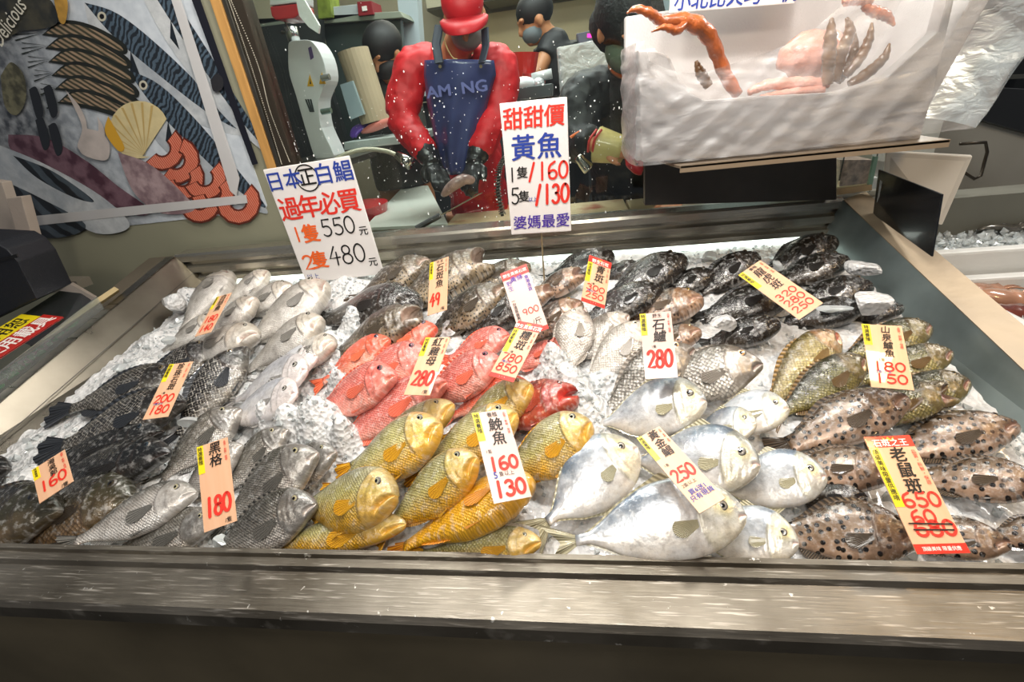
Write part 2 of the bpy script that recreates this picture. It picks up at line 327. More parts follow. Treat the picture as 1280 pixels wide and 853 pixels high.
lump(1045, 386, .055, .026, 'thin wedge of ice just below the tag priced 320 280 250', (1.5, .6, .4))
lump(902, 404, .06, .032, 'pale angular slab of ice right of the tag priced 280', (.9, .9, .6), ICE)
lump(886, 321, .04, .02, 'small clear ice lump at the back near the black tail', (1.3, .9, .7))
lump(972, 331, .05, .022, 'clear piece of ice above the tag priced 320 280 250', (.7, .9, .7))
lump(277, 678, .03, .016, 'rounded lump of ice at the front rim right of the wooden tag priced 180')
lump(303, 682, .025, .014, 'ice lump at the front rim before the dark sea bream')
lump(213, 425, .03, .022, 'pale ice lump at the tail of the white croakers near the left wall')
lump(222, 480, .05, .018, 'ice lump just left of the tag priced 200 and 180')
lump(150, 461, .02, .022, 'small ice lump by the left wall above the pearl groupers')
lump(494, 365, .07, .012, 'round lump of ice resting on a mottled grouper')
lump(245, 527, .05, .024, 'pale ice lump between the pearl groupers and sea breams', (1.4, .6, .5))
lump(215, 380, .045, .04, 'tall frosted ice heap in the rear left corner of the tray', (.9, .9, 1.1), ICE)
# ================================================================ fish
def hermite(pts, t):
    P = np.array(pts, float); x, y = P[:, 0], P[:, 1]; d = np.diff(y) / np.diff(x)
    m = np.empty_like(y); m[0] = d[0]; m[-1] = d[-1]
    for i in range(1, len(y) - 1): m[i] = 0 if d[i - 1] * d[i] <= 0 else 2 * d[i - 1] * d[i] / (d[i - 1] + d[i])
    t = np.asarray(t, float); i = np.clip(np.searchsorted(x, t, side='right') - 1, 0, len(x) - 2); h = x[i + 1] - x[i]; s = np.clip((t - x[i]) / h, 0, 1)
    return (2 * s ** 3 - 3 * s ** 2 + 1) * y[i] + (s ** 3 - 2 * s ** 2 + s) * h * m[i] + (-2 * s ** 3 + 3 * s ** 2) * y[i + 1] + (s ** 3 - s ** 2) * h * m[i + 1]
def sstep(a, b, x): t = np.clip((x - a) / (b - a), 0, 1); return t * t * (3 - 2 * t)
PR = {
 'bream': dict(d=[(0, 0), (.012, .07), (.05, .19), (.12, .34), (.22, .47), (.35, .53), (.5, .50), (.7, .34), (.85, .18), (.94, .11), (1, .12)],
               v=[(0, 0), (.012, .07), (.05, .13), (.12, .22), (.22, .34), (.35, .43), (.5, .44), (.7, .30), (.85, .15), (.94, .10), (1, .11)],
               tr=.40, mouth=(-.25, .10, -.35, .16), eye=(.14, .42, .062), gill=.29, tail='fork', bl=.82),
 'croaker': dict(d=[(0, 0), (.01, .09), (.04, .2), (.1, .33), (.2, .45), (.35, .49), (.5, .44), (.7, .29), (.85, .17), (.94, .12), (1, .12)],
               v=[(0, 0), (.01, .10), (.04, .19), (.1, .30), (.2, .42), (.35, .50), (.5, .48), (.7, .30), (.85, .15), (.94, .10), (1, .10)],
               tr=.55, mouth=(-.05, .13, -.6, .15), eye=(.12, .50, .058), gill=.25, tail='wedge', bl=.85),
 'pomfret': dict(d=[(0, 0), (.01, .11), (.04, .23), (.1, .37), (.2, .50), (.35, .57), (.5, .54), (.7, .36), (.85, .15), (.93, .07), (1, .065)],
               v=[(0, 0), (.01, .07), (.03, .13), (.1, .26), (.2, .37), (.35, .43), (.5, .42), (.7, .31), (.85, .14), (.93, .07), (1, .065)],
               tr=.30, mouth=(-.15, .055, -.1, .12), eye=(.13, .22, .06), gill=.27, tail='deep', bl=.80),
 'grouper': dict(d=[(0, 0), (.015, .08), (.05, .17), (.12, .28), (.22, .41), (.35, .50), (.5, .50), (.7, .36), (.85, .24), (.94, .19), (1, .19)],
               v=[(0, 0), (.01, .12), (.04, .2), (.1, .28), (.2, .38), (.35, .46), (.5, .47), (.7, .34), (.85, .22), (.94, .17), (1, .17)],
               tr=.58, mouth=(.15, .17, -.55, .17), eye=(.15, .62, .05), gill=.33, tail='round', bl=.84)}
def fishmat(name, back, side, belly, head=None, scale=None, sc_col='#20201c', sc_k=.5, spots=None, mott=None, mouthc='#7a3a34', metal=.25, stripes=None, headk=.7, rough=.3, coat=.8, mid=.5, finc=None, sbump=.6, spark=.45, gillc=None, ring=None, linec='#4a3a30', scr=(.25, .62)):
    g = G(name); uv = g.n('UVMap', {'uv_map': 'metric'}).outputs[0]; un = g.n('UVMap', {'uv_map': 'norm'}).outputs[0]; uk = g.n('UVMap', {'uv_map': 'mask'}).outputs[0]
    sn = g.n('SeparateXYZ', _0=un); sk = g.n('SeparateXYZ', _0=uk); rnd = g.n('ObjectInfo').outputs['Random']
    uvr = g.n('VectorMath', {'operation': 'ADD'}, _0=uv, _1=g.n('CombineXYZ', _0=g.math('MULTIPLY', rnd, 9.), _1=g.math('MULTIPLY', rnd, 5.)).outputs[0]).outputs[0]
    nz = g.n('TexNoise', Vector=uvr, Scale=26., Detail=5.).outputs[0]; fine = g.n('TexNoise', Vector=uvr, Scale=180., Detail=3.).outputs[0]
    v = g.math('ADD', sn.outputs[1], g.math('MULTIPLY_ADD', nz, .36, -.18))
    col = g.ramp(v, [(.12, hexc(belly)), (mid, hexc(side)), (.9, hexc(back))])
    hm = sk.outputs[1]; notH = g.math('SUBTRACT', 1., hm, clamp=True)
    if mott:
        mc, mk, ms = mott; n4 = g.n('TexNoise', Vector=uvr, Scale=ms, Detail=5., Roughness=.7).outputs[0]
        col = g.mix(g.math('MULTIPLY', g.ramp(n4, [(.45, (0, 0, 0, 1)), (.6, (1, 1, 1, 1))]), mk), col, hexc(mc))
    hgt = g.math('ADD', g.math('MULTIPLY', fine, .35), g.math('MULTIPLY', g.math('MULTIPLY', g.n('TexNoise', Vector=uvr, Scale=55., Detail=5., Roughness=.65).outputs[0], hm), 1.6))
    if stripes:
        sc2, k2, nn = stripes; w = g.math('SINE', g.math('MULTIPLY', g.math('ADD', sn.outputs[1], g.math('MULTIPLY', nz, .03)), nn * 6.283))
        col = g.mix(g.math('MULTIPLY', g.math('MULTIPLY', g.ramp(w, [(.2, (0, 0, 0, 1)), (.9, (1, 1, 1, 1))]), notH), k2), col, hexc(sc2))
    if scale:
        mp = g.n('Mapping', Vector=uv, Rotation=(0, 0, .785), Scale=(1 / scale, 1 / scale, 1)).outputs[0]
        vo = g.n('TexVoronoi', {'voronoi_dimensions': '2D'}, Vector=mp, Scale=1., Randomness=.4).outputs['Distance']
        e = g.math('MULTIPLY', g.ramp(vo, [(scr[0], (0, 0, 0, 1)), (scr[1], (1, 1, 1, 1))]), notH)
        col = g.mix(g.math('MULTIPLY', e, sc_k), col, hexc(sc_col)); hgt = g.math('SUBTRACT', hgt, g.math('MULTIPLY', e, sbump))
    if spots:
        pc, size, rad = spots
        vo = g.n('TexVoronoi', {'voronoi_dimensions': '2D'}, Vector=uvr, Scale=1 / size, Randomness=.75).outputs['Distance']
        col = g.mix(g.ramp(g.math('ADD', vo, g.math('MULTIPLY_ADD', fine, .12, -.06)), [(rad, (1, 1, 1, 1)), (rad + .07, (0, 0, 0, 1))]), col, hexc(pc))
    if head: col = g.mix(g.math('MULTIPLY', hm, g.math('MULTIPLY_ADD', nz, 1.2, headk - .6, clamp=True)), col, hexc(head))
    if gillc: col = g.mix(g.math('MULTIPLY', sk.outputs[2] if False else g.ramp(hm, [(.0, (0, 0, 0, 1)), (.35, (1, 1, 1, 1)), (.7, (1, 1, 1, 1)), (1., (0, 0, 0, 1))]), .6), col, hexc(gillc))
    ln = g.n('SeparateXYZ', _0=g.n('UVMap', {'uv_map': 'line'}).outputs[0])
    n6 = g.n('TexNoise', Vector=uvr, Scale=38., Detail=4., Roughness=.7).outputs[0]
    blot = g.ramp(n6, [(.42, (0, 0, 0, 1)), (.62, (1, 1, 1, 1))])
    col = g.mix(g.math('MULTIPLY', blot, .5), col, g.mix(1., col, (.5, .46, .43, 1), 'MULTIPLY'))
    n7 = g.n('TexNoise', Vector=uvr, Scale=95., Detail=3., Roughness=.6).outputs[0]
    col = g.mix(g.math('MULTIPLY', g.ramp(n7, [(.52, (0, 0, 0, 1)), (.68, (1, 1, 1, 1))]), .45), col, g.mix(.6, col, (.9, .88, .84, 1)))
    col = g.mix(g.math('MULTIPLY', g.ramp(n7, [(.3, (1, 1, 1, 1)), (.45, (0, 0, 0, 1))]), .4), col, g.mix(1., col, (.4, .36, .33, 1), 'MULTIPLY'))
    if ring: col = g.mix(g.math('MULTIPLY', ln.outputs[1], .75), col, hexc(ring))
    col = g.mix(g.math('MULTIPLY', ln.outputs[0], .6), col, hexc(linec))  # crease shading along the gill edges, mixed into the skin colour
    val = g.math('MULTIPLY_ADD', rnd, .3, .85)
    col = g.n('HueSaturation', Color=col, Value=val, Saturation=1.).outputs[0]
    col = g.mix(sk.outputs[0], col, hexc(mouthc))
    b = g.n('BsdfPrincipled', Base__Color=col, Roughness=rough, Metallic=metal, Coat__Weight=coat, Coat__Roughness=.07, Subsurface__Weight=.0)
    g.t.links.new(g.n('Bump', Strength=.55, Distance=.0022, Height=hgt).outputs[0], b.inputs['Normal'])
    n5 = g.n('TexNoise', Vector=uvr, Scale=170., Detail=3.).outputs[0]
    g.t.links.new(g.n('Bump', Strength=spark, Distance=.004, Height=n5).outputs[0], b.inputs['Coat Normal'])
    return g.done(b.outputs[0])
def finmat(name, c1, c2, alpha=1.):
    g = G(name); sn = g.n('SeparateXYZ', _0=g.n('UVMap', {'uv_map': 'norm'}).outputs[0])
    w = g.math('SINE', g.math('MULTIPLY', sn.outputs[0], 6.283 * 13)); f = g.math('MULTIPLY_ADD', w, .5, .5)
    col = g.mix(f, hexc(c1), hexc(c2)); b = g.n('BsdfPrincipled', Base__Color=col, Roughness=.28, Coat__Weight=.5)
    g.t.links.new(g.n('Bump', Strength=.6, Distance=.002, Height=f).outputs[0], b.inputs['Normal']); s = b.outputs[0]
    if alpha < 1: s = g.n('MixShader', _0=alpha, _1=g.n('BsdfTransparent').outputs[0], _2=s).outputs[0]
    return g.done(s)
SP = {}
def species(key, prof, name, cat, fm, fin, iris, finh=.07, **kw):
    d = dict(PR[prof]); d.update(kw); d.update(name=name, cat=cat, mat=fm, fin=fin, iris=M(iris, .15, .3, coat=1), finh=finh, prof=prof); SP[key] = d
EYE_B = M('#07070a', .08, coat=1.); EYE_R = M('#55504a', .25, coat=1.)
species('K', 'pomfret', 'golden_pomfret', 'pomfret', fishmat('pomfret_skin', '#6c7a88', '#c2c5c9', '#ece2d4', head='#ddd3a8', metal=.3, mott=('#e9ebec', .5, 14.), headk=.35, mouthc='#c9a49a', spark=.3, ring='#cdbf86', linec='#8f8668'), finmat('pomfret_fin', '#9a9274', '#c4bc9c'), '#9d9488', finh=.09)
species('P', 'pomfret', 'white_pomfret', 'pomfret', fishmat('white_pomfret_skin', '#b9bcc4', '#e4e1df', '#f3ebe6', head='#e8dcd6', metal=.25, mott=('#c9c9d0', .5, 18.), mouthc='#b98c80'), finmat('grey_fin', '#6d6a68', '#b5b0aa'), '#c8c2b4', finh=.07)
species('L', 'croaker', 'yellow_croaker', 'croaker', fishmat('yellow_croaker_skin', '#77775a', '#bdb26a', '#eeb01e', head='#d4aa52', scale=.0036, sc_col='#6e6224', sc_k=.4, metal=.12, headk=.5, mouthc='#d89a1c', mott=('#e6dfb4', .35, 20.), mid=.55), finmat('yellow_fin', '#b5701a', '#f0b82a'), '#b8b49c', finh=.03)
species('Lb', 'croaker', 'yellow_croaker', 'croaker', fishmat('croaker_belly_skin', '#caa03a', '#f0ac1a', '#f4b520', head='#e2a93a', scale=.0034, sc_col='#9a6a14', sc_k=.35, metal=.1, headk=.6, mouthc='#c4821c'), finmat('orange_fin', '#c06818', '#f0a52a'), '#b8b49c', finh=.03)
species('C', 'croaker', 'white_croaker', 'croaker', fishmat('white_croaker_skin', '#8f8a7e', '#cfc9bf', '#efe9e0', head='#d6cab8', scale=.003, sc_col='#8a857c', sc_k=.22, metal=.25, headk=.6, mouthc='#9d7a6c', mott=('#e9e4dc', .4, 18.)), finmat('pale_fin', '#4a4844', '#9c968c'), '#b4ae9e')
species('D', 'bream', 'black_sea_bream', 'sea bream', fishmat('black_bream_skin', '#58554b', '#a19b90', '#ddd5cc', head='#7a7772', scale=.0034, sc_col='#2a2824', sc_k=.4, metal=.35, headk=.8, mouthc='#e4d6cc', stripes=('#35342f', .35, 9), mid=.45, mott=('#a8a39a', .3, 20.)), finmat('smoky_fin', '#2c2b28', '#7a766e'), '#c9bf98', finh=.05)
species('W', 'bream', 'black_sea_bream', 'sea bream', fishmat('pale_bream_skin', '#5d5c56', '#b9b1a8', '#eae4dc', head='#a09c96', scale=.0034, sc_col='#4a4742', sc_k=.3, metal=.3, headk=.5, mouthc='#efe6de', mid=.6), finmat('smoky_fin2', '#3c3b38', '#8a867e'), '#c9bf98', finh=.045)
species('G', 'bream', 'silver_bream', 'sea bream', fishmat('silver_bream_skin', '#6b665c', '#a8a298', '#cfc6b8', head='#8f8478', scale=.0058, sc_col='#2f2b26', sc_k=.6, metal=.45, headk=.6, mouthc='#6a5248', mid=.4), finmat('silver_fin', '#5c544a', '#a0968a'), '#c08a4a', finh=.05)
species('Gw', 'bream', 'silver_bream', 'sea bream', fishmat('pale_silver_skin', '#a39d92', '#dcd5ca', '#f0e9e0', head='#d6c8ba', scale=.0045, sc_col='#6b6257', sc_k=.45, metal=.3, headk=.6, mouthc='#a58478', mid=.4), finmat('silver_fin2', '#8c8478', '#c4baae'), '#b4aa90', finh=.045)
species('E', 'bream', 'red_snapper', 'snapper', fishmat('snapper_skin', '#b5443c', '#e2685a', '#f09a86', head='#e07a6c', scale=.0042, sc_col='#f3b5a6', sc_k=.45, metal=.08, headk=.6, mouthc='#f0876a', mott=('#c04438', .3, 18.)), finmat('red_fin', '#d8452c', '#f0876a'), '#8a4a5c', finh=.06)
species('Eo', 'bream', 'red_snapper', 'snapper', fishmat('orange_snapper_skin', '#e2492c', '#f06a48', '#f5a68c', head='#ee5c3c', scale=.004, sc_col='#f8b49c', sc_k=.3, metal=.05, headk=.8, mouthc='#f07a58'), finmat('orange_red_fin', '#e2502c', '#f58a62'), '#7a6a7c', finh=.05)
species('R', 'grouper', 'coral_grouper', 'grouper', fishmat('coral_skin', '#6a1f16', '#a8301e', '#c8523a', head='#8e2a1c', metal=.08, headk=.5, mouthc='#d8382a', mott=('#c86a4c', .4, 30.), spots=('#e09a7c', .014, .12), coat=1.), finmat('coral_fin', '#8a2a18', '#c8523a'), '#8a4a3c')
species('F', 'grouper', 'mottled_grouper', 'grouper', fishmat('mottled_skin', '#2f2a22', '#6e6250', '#a39072', head='#75654e', metal=.15, headk=.3, mott=('#1e1a15', .75, 22.), spots=('#221c14', .0085, .2), mouthc='#a58c7c', coat=1.), finmat('brown_fin', '#2a241c', '#5c5040'), '#2e2a2c')
species('H', 'grouper', 'black_grouper', 'grouper', fishmat('black_skin', '#15130f', '#2c2823', '#453c32', head='#2c2620', metal=.25, headk=.4, mott=('#0c0b0a', .7, 18.), mouthc='#3c342c', coat=1., rough=.22, spark=.75), finmat('black_fin', '#0e0d0c', '#2e2a26'), '#5a4c34')
species('Hb', 'grouper', 'brown_grouper', 'grouper', fishmat('brown_skin', '#41372d', '#8a7460', '#bd9a80', head='#a8805e', metal=.15, headk=.5, mott=('#2c221a', .8, 30.), spots=('#3a2a1e', .009, .2), mouthc='#b08a7a', coat=1.), finmat('brown_fin2', '#3a2f26', '#75624e'), '#a8842c')
species('J', 'grouper', 'spotted_grouper', 'grouper', fishmat('spotted_skin', '#4f4030', '#84694e', '#b3937a', head='#7d6350', metal=.12, headk=.3, mott=('#5c4a38', .5, 20.), spots=('#16100c', .0115, .22), mouthc='#8a6654', coat=1., rough=.22, spark=.7), finmat('spotted_fin', '#2a241e', '#6e5c48'), '#55453a')
species('I', 'croaker', 'freshwater_perch', 'perch', fishmat('perch_skin', '#2c2c16', '#6a6434', '#a89a5c', head='#6e5a38', scale=.0042, sc_col='#1e1c0c', sc_k=.55, metal=.3, headk=.6, mouthc='#8a5a4c', coat=1., rough=.22, spark=.7), finmat('perch_fin', '#4a3820', '#8a6a3c'), '#6a5c3a', finh=.07)
species('Ig', 'croaker', 'freshwater_perch', 'perch', fishmat('gold_perch_skin', '#6e6034', '#ab9a5c', '#d8c48c', head='#9a6a4c', scale=.0046, sc_col='#4a3f1c', sc_k=.6, metal=.3, headk=.6, mouthc='#a54a3c', coat=1., rough=.22, spark=.6), finmat('perch_fin2', '#5a4828', '#a8844c'), '#6a5c3a', finh=.07)
species('B', 'bream', 'pearl_grouper', 'grouper', fishmat('pearl_skin', '#171614', '#2e2b28', '#6a645a', head='#2c2926', scale=.0055, scr=(.44, .62), sc_col='#d0c8ba', sc_k=.8, metal=.35, headk=.4, mott=('#1c1a18', .5, 26.), mouthc='#4a4038', coat=1., spark=.6), finmat('dark_fin', '#131416', '#3a3d42'), '#7a6a4c', tail='round', finh=.09)
species('A', 'bream', 'sea_tilapia', 'tilapia', fishmat('tilapia_skin', '#1c1a13', '#4a4230', '#8a6f50', head='#3c3a2a', scale=.0058, sc_col='#16120c', sc_k=.5, metal=.25, headk=.7, mouthc='#55503c', coat=1., spark=.6), finmat('tilapia_fin', '#1a1714', '#4a3e30'), '#3c382c', tail='round', finh=.06)
species('Ab', 'bream', 'sea_tilapia', 'tilapia', fishmat('dark_tilapia_skin', '#0f0f0e', '#24221e', '#3c352c', head='#1c1e1e', scale=.0058, sc_col='#0a0908', sc_k=.5, metal=.3, headk=.7, mouthc='#3a2c24', coat=1., spark=.8), finmat('tilapia_fin2', '#0e0d0c', '#2e2a26'), '#3c4a52', tail='round', finh=.06)
TS = np.concatenate([np.linspace(0, 1, 30)[:-1] ** 1.7 * .17, np.linspace(.17, .40, 26)[:-1], np.linspace(.40, 1, 22)]); NA = 40
PH = np.linspace(0, 2 * math.pi, NA, endpoint=False)
def fish(sp, sx, sy, tx, ty, dp, roll, hh, ht, label, bz_=0., gape=0., kt=0, flip=1, group=None, bend=0., fins=None, wk=1.):
    S = SP[sp]; hh = hh * .92; dp = dp * {'H': 1.28, 'F': 1.15, 'Hb': 1.15, 'I': 1.15, 'Ig': 1.1, 'J': 1.12, 'D': 1.1, 'C': 1.06, 'L': 1.04, 'E': 1.05}.get(sp, 1.); ht0 = ht = ht if kt else ht * .45 - .014; n3 = np.array([0, -.165, 1.]); n3 /= np.linalg.norm(n3)
    Hd = onpl(sx, sy, (0, Y0, .806 + hh), n3); Tl = onpl(tx, ty, (0, Y0, .806 + ht), n3)
    ax = Hd - Tl; L = np.linalg.norm(ax); ax /= L; d0 = np.cross(n3, ax); d0 /= np.linalg.norm(d0); up = np.cross(ax, d0)
    if d0[1] < 0 or (abs(d0[1]) < .2 and d0[0] > 0): d0 = -d0
    if flip < 0: d0 = -d0
    up = np.cross(ax, d0); up = up if up[2] > 0 else -up
    r = math.radians(roll); dd = d0 * math.cos(r) + up * math.sin(r); yy = np.cross(dd, ax)   # local x=ax, z=dd, y=z cross x
    C = (Hd + Tl) / 2; a0, a1 = proj(Hd), proj(Tl); u = (a0 - a1) / np.linalg.norm(a0 - a1)
    q = (proj(C + dd * .01) - proj(C - dd * .01)) / .02; perp = abs(q[0] * -u[1] + q[1] * u[0]); D = min(dp / max(perp, 1) * 1.03, L * (.47 if S['prof'] == 'pomfret' else .44)); ht = ht0
    side = 1. if (yy @ (O3 - C)) > 0 else -1.                            # the flank that faces the customer
    Lb = L * S['bl']; vm, tm, msl, mw = S['mouth']; te, ve, re = S['eye']; tg = S['gill']; hw = .5 * S['tr'] * D * wk
    def WID(t): return hermite([(0, .10), (.02, .34), (.06, .55), (.13, .78), (.22, .95), (.33, 1), (.5, .9), (.7, .58), (.85, .30), (1, .12)], t)
    def prof(t): return hermite(S['d'], t) * D, -hermite(S['v'], t) * D
    def warp(P):
        s = np.clip(-P[:, 0] / L, 0, 1.2); P = P.copy(); P[:, 2] += bend * L * s * s; P[:, 1] += side * bz_ * L * (s - .3) ** 2; return P
    T, A = np.meshgrid(TS, PH, indexing='ij'); dz, vz = prof(T); cz = (dz + vz) / 2; hz = (dz - vz) / 2 + .0004
    sv = np.sin(A); cv = np.cos(A); v = sv; Wd = WID(T) * hw; flatb = .82
    y = np.sign(cv) * np.abs(cv) ** flatb * Wd; z = cz + hz * sv; x = -T * Lb
    ted = tg * (1 - .22 * (v + .05) ** 2 - .10 * (v > .1) * (v - .1)); e = ted - T
    gl = sstep(-.004, .006, e) * np.exp(-np.clip(e, 0, 1) / .07) * (1 - v ** 4); y = y + np.sign(cv) * gl * .026 * D
    e2 = ted * .72 - T; g2 = sstep(-.004, .006, e2) * np.exp(-np.clip(e2, 0, 1) / .04) * (1 - v ** 4) * (np.abs(v) < .8); y = y + np.sign(cv) * g2 * .006 * D
    vl = vm + msl * (T / tm); mm = np.exp(-((v - vl) / mw) ** 2) * sstep(tm * 1.05, tm * .85, T)
    lip = (np.exp(-((v - vl - 2 * mw) / mw) ** 2) + np.exp(-((v - vl + 2 * mw) / mw) ** 2)) * sstep(tm * 1.1, tm * .7, T)
    y = y * (1 - .5 * mm) + np.sign(cv) * lip * .018 * D * np.minimum(1, T / .02)
    if gape:
        k = (1 - np.clip(T / tm, 0, 1)); z = z + np.tanh((v - vl) / .15) * gape * D * k; x = x - np.exp(-((v - vl) / (mw * 1.8)) ** 2) * k * tm * Lb * .85; mm = np.maximum(mm, np.exp(-((v - vl) / (mw * 2)) ** 2) * (T < tm))
    sock = np.exp(-(((T - te) * Lb) ** 2 + (z - (cz + hz * ve)) ** 2) / (re * D * 1.25) ** 2); y = y + np.sign(cv) * sock * .022 * D
    y = y + np.sign(cv) * D * (.012 * vnoise(T * 8 + sx, v * 2 + sy, 2, 11) + .012 * (vnoise(T * 30 + sx, v * 4 + sy, 1.5, 12) - .5) * (e > -.05)) * (1 - v ** 4)
    V = warp(np.stack([x, y, z], -1).reshape(-1, 3)); nt = len(TS)
    F = [(i * NA + j, i * NA + (j + 1) % NA, (i + 1) * NA + (j + 1) % NA, (i + 1) * NA + j) for i in range(nt - 1) for j in range(NA)]
    F.append(tuple((nt - 1) * NA + j for j in range(NA))); F.append(tuple(range(NA - 1, -1, -1)))
    root = empty(S['name']); root.matrix_world = Matrix(((ax[0], yy[0], dd[0], Hd[0]), (ax[1], yy[1], dd[1], Hd[1]), (ax[2], yy[2], dd[2], Hd[2]), (0, 0, 0, 1)))
    tag(root, label, S['cat'], group)
    def put(name, V, F, mat, metric, norm, mask, mats=None, mi=None, line=None):
        o = mesh(name, V, F, mat, root, True, mats, mi); me = o.data
        li = np.empty(len(me.loops), int); me.loops.foreach_get('vertex_index', li)
        for nm, ar in (('metric', metric), ('norm', norm), ('mask', mask), ('line', line if line is not None else mask * 0)):
            l = me.uv_layers.new(name=nm); l.data.foreach_set('uv', np.asarray(ar, float)[li].ravel())
        return o
    head = sstep(-.01, .01, e)
    put('body', V, F, S['mat'], np.stack([x, z], -1).reshape(-1, 2), np.stack([T, (v + 1) / 2], -1).reshape(-1, 2), np.stack([mm, head], -1).reshape(-1, 2), line=np.stack([np.clip(np.exp(-((e + .004) / .009) ** 2) * (np.abs(v) < .8) + .5 * np.exp(-((e2 + .003) / .007) ** 2) * (np.abs(v) < .7), 0, 1), np.exp(-((np.sqrt(((T - te) * Lb) ** 2 + (z - (cz + hz * ve)) ** 2) / (re * D)) / 2.1) ** 4)], -1).reshape(-1, 2))
    def ysurf(t, v_):
        t = np.asarray(t, float); return WID(t) * hw * np.clip(1 - np.asarray(v_) ** 2, 0, 1) ** (flatb / 2)
    # eye
    d_, v_ = prof(te); ec = np.array([-te * Lb, side * (ysurf(te, ve) + .022 * D), (d_ + v_) / 2 + (d_ - v_) / 2 * ve]); rr = re * D
    m = MB(); rad = [0, .45, .5, .82, .88, 1.05, 1.15]; hh_ = [.34, .28, .27, .14, .16, .02, -.3]; ns = 16; vs = []
    for a_, b_ in zip(rad, hh_):
        for j in range(ns): t_ = 6.2832 * j / ns; vs.append((ec[0] + rr * a_ * math.cos(t_), ec[1] + side * rr * b_, ec[2] + rr * a_ * math.sin(t_)))
    fs = []; mi = []; wv = warp(np.array(vs))
    for i in range(1, len(rad) - 1):
        for j in range(ns): fs.append((i * ns + j, i * ns + (j + 1) % ns, (i + 1) * ns + (j + 1) % ns, (i + 1) * ns + j)); mi.append(0 if i < 3 else 1)
    eye = mesh('eye', wv, fs, None, root, True, [S['iris'], EYE_R], mi)
    mesh('pupil', wv[:2 * ns], [(j, (j + 1) % ns, ns + (j + 1) % ns, ns + j) for j in range(ns)], EYE_B, eye, True)
    # fins
    def sheet(name, B, Tp, nc=7, wav=.0):
        n_ = len(B); s = np.linspace(0, 1, nc)[None, :, None]; P = B[:, None, :] * (1 - s) + Tp[:, None, :] * s
        P[:, :, 1] += wav * np.sin(np.arange(n_) * math.pi)[:, None] * s[:, :, 0] + wav * np.cos(np.arange(n_) * math.pi)[:, None] * s[:, :, 0]
        uvn = np.stack([np.repeat(np.linspace(0, 1, n_), nc), np.tile(np.linspace(0, 1, nc), n_)], -1)
        P = warp(P.reshape(-1, 3)); F = [(i * nc + j, i * nc + j + 1, (i + 1) * nc + j + 1, (i + 1) * nc + j) for i in range(n_ - 1) for j in range(nc - 1)]
        return put(name, P, F, S['fin'], P[:, [0, 2]], uvn, np.zeros((len(P), 2)))
    n_ = 25; a = np.linspace(-1, 1, n_); dE, vE = prof(1.); cE = (dE + vE) / 2
    kind = S['tail']; TL = L - Lb
    ln = {'fork': .55 + .45 * np.abs(a) ** 1.3, 'deep': .38 + .62 * np.abs(a) ** 1.2, 'round': 1 - .22 * a * a, 'wedge': .85 - .1 * np.abs(a)}[kind] * TL
    sprd = {'fork': .30, 'deep': .30, 'round': .26, 'wedge': .22}[kind] * D
    B = np.stack([-Lb + .01 * L + 0 * a, 0 * a, cE + a * (dE - vE) / 2 * .9], -1); Tp = np.stack([-Lb - ln, .004 * np.sin(a * 9), cE + a * (sprd + (dE - vE) * .3)], -1); sheet('tail_fin', B, Tp, 7, .0006)
    fh = S['finh'] * D
    def along(nm, t0, t1, top, hf, lean=.5, n_=27):
        t = np.linspace(t0, t1, n_); d_, v_ = prof(t); zb = (d_ if top else v_); sg = 1 if top else -1; s = (t - t0) / (t1 - t0); h = hf(s) * fh * (1 + .07 * (np.arange(n_) % 2))
        B = np.stack([-t * Lb, 0 * t, zb - sg * .01 * D], -1); Tp = np.stack([-t * Lb - h * lean * 1.3, side * h * .25, zb + sg * h], -1); sheet(nm, B, Tp, 4, .0004)
    if S['prof'] == 'pomfret':
        along('dorsal_fin', .36, .93, True, lambda s: .15 + .75 * np.exp(-(s / .22) ** 2), 1.3); along('anal_fin', .42, .93, False, lambda s: .15 + .8 * np.exp(-(s / .22) ** 2), 1.3)
    else:
        along('dorsal_fin', .27, .88, True, lambda s: .35 + .65 * np.sin(np.pi * np.clip(s * 1.15, 0, 1)) ** .8, .9); along('anal_fin', .63, .86, False, lambda s: .3 + .9 * np.sin(np.pi * s) ** .7, .9, 13)
        # pelvic fin
        t = np.linspace(.34, .37, 9); d_, v_ = prof(t); a = np.linspace(0, 1, 9)
        B = np.stack([-t * Lb, side * ysurf(.35, -.93) + 0 * t, v_ * .93], -1); Tp = np.stack([-t * Lb - .13 * L * (1 - .3 * a), side * (ysurf(.35, -.93) + .004) + 0 * t, v_ * (.98 + .12 * a)], -1); sheet('pelvic_fin', B, Tp, 5, .0004)
    # pectoral fin lying on the flank
    tb = tg + .015; n_ = 15; a = np.linspace(-1, 1, n_); d_, v_ = prof(tb); z0 = (d_ + v_) / 2 + (d_ - v_) / 2 * (-.22); pl = .17 * L if S['prof'] != 'pomfret' else .12 * L
    ang = np.radians(-14 + 15 * a); rl = pl * (1 - .25 * a * a + .12 * a); y0_ = ysurf(tb, -.22)
    B = np.stack([-tb * Lb + 0 * a, side * (y0_ + .001) + 0 * a, z0 + a * .045 * D], -1); P2 = np.stack([-tb * Lb - rl * np.cos(ang), side * (y0_ + .004) + 0 * a, z0 + a * .05 * D + rl * np.sin(ang)], -1)
    d2, v2 = prof(np.clip(-P2[:, 0] / Lb, 0, 1)); vv = np.clip((P2[:, 2] - (d2 + v2) / 2) / ((d2 - v2) / 2), -1, 1); P2[:, 1] = side * (ysurf(np.clip(-P2[:, 0] / Lb, 0, 1), vv) + .004); sheet('pectoral_fin', B, P2, 6, .0005)
    return root
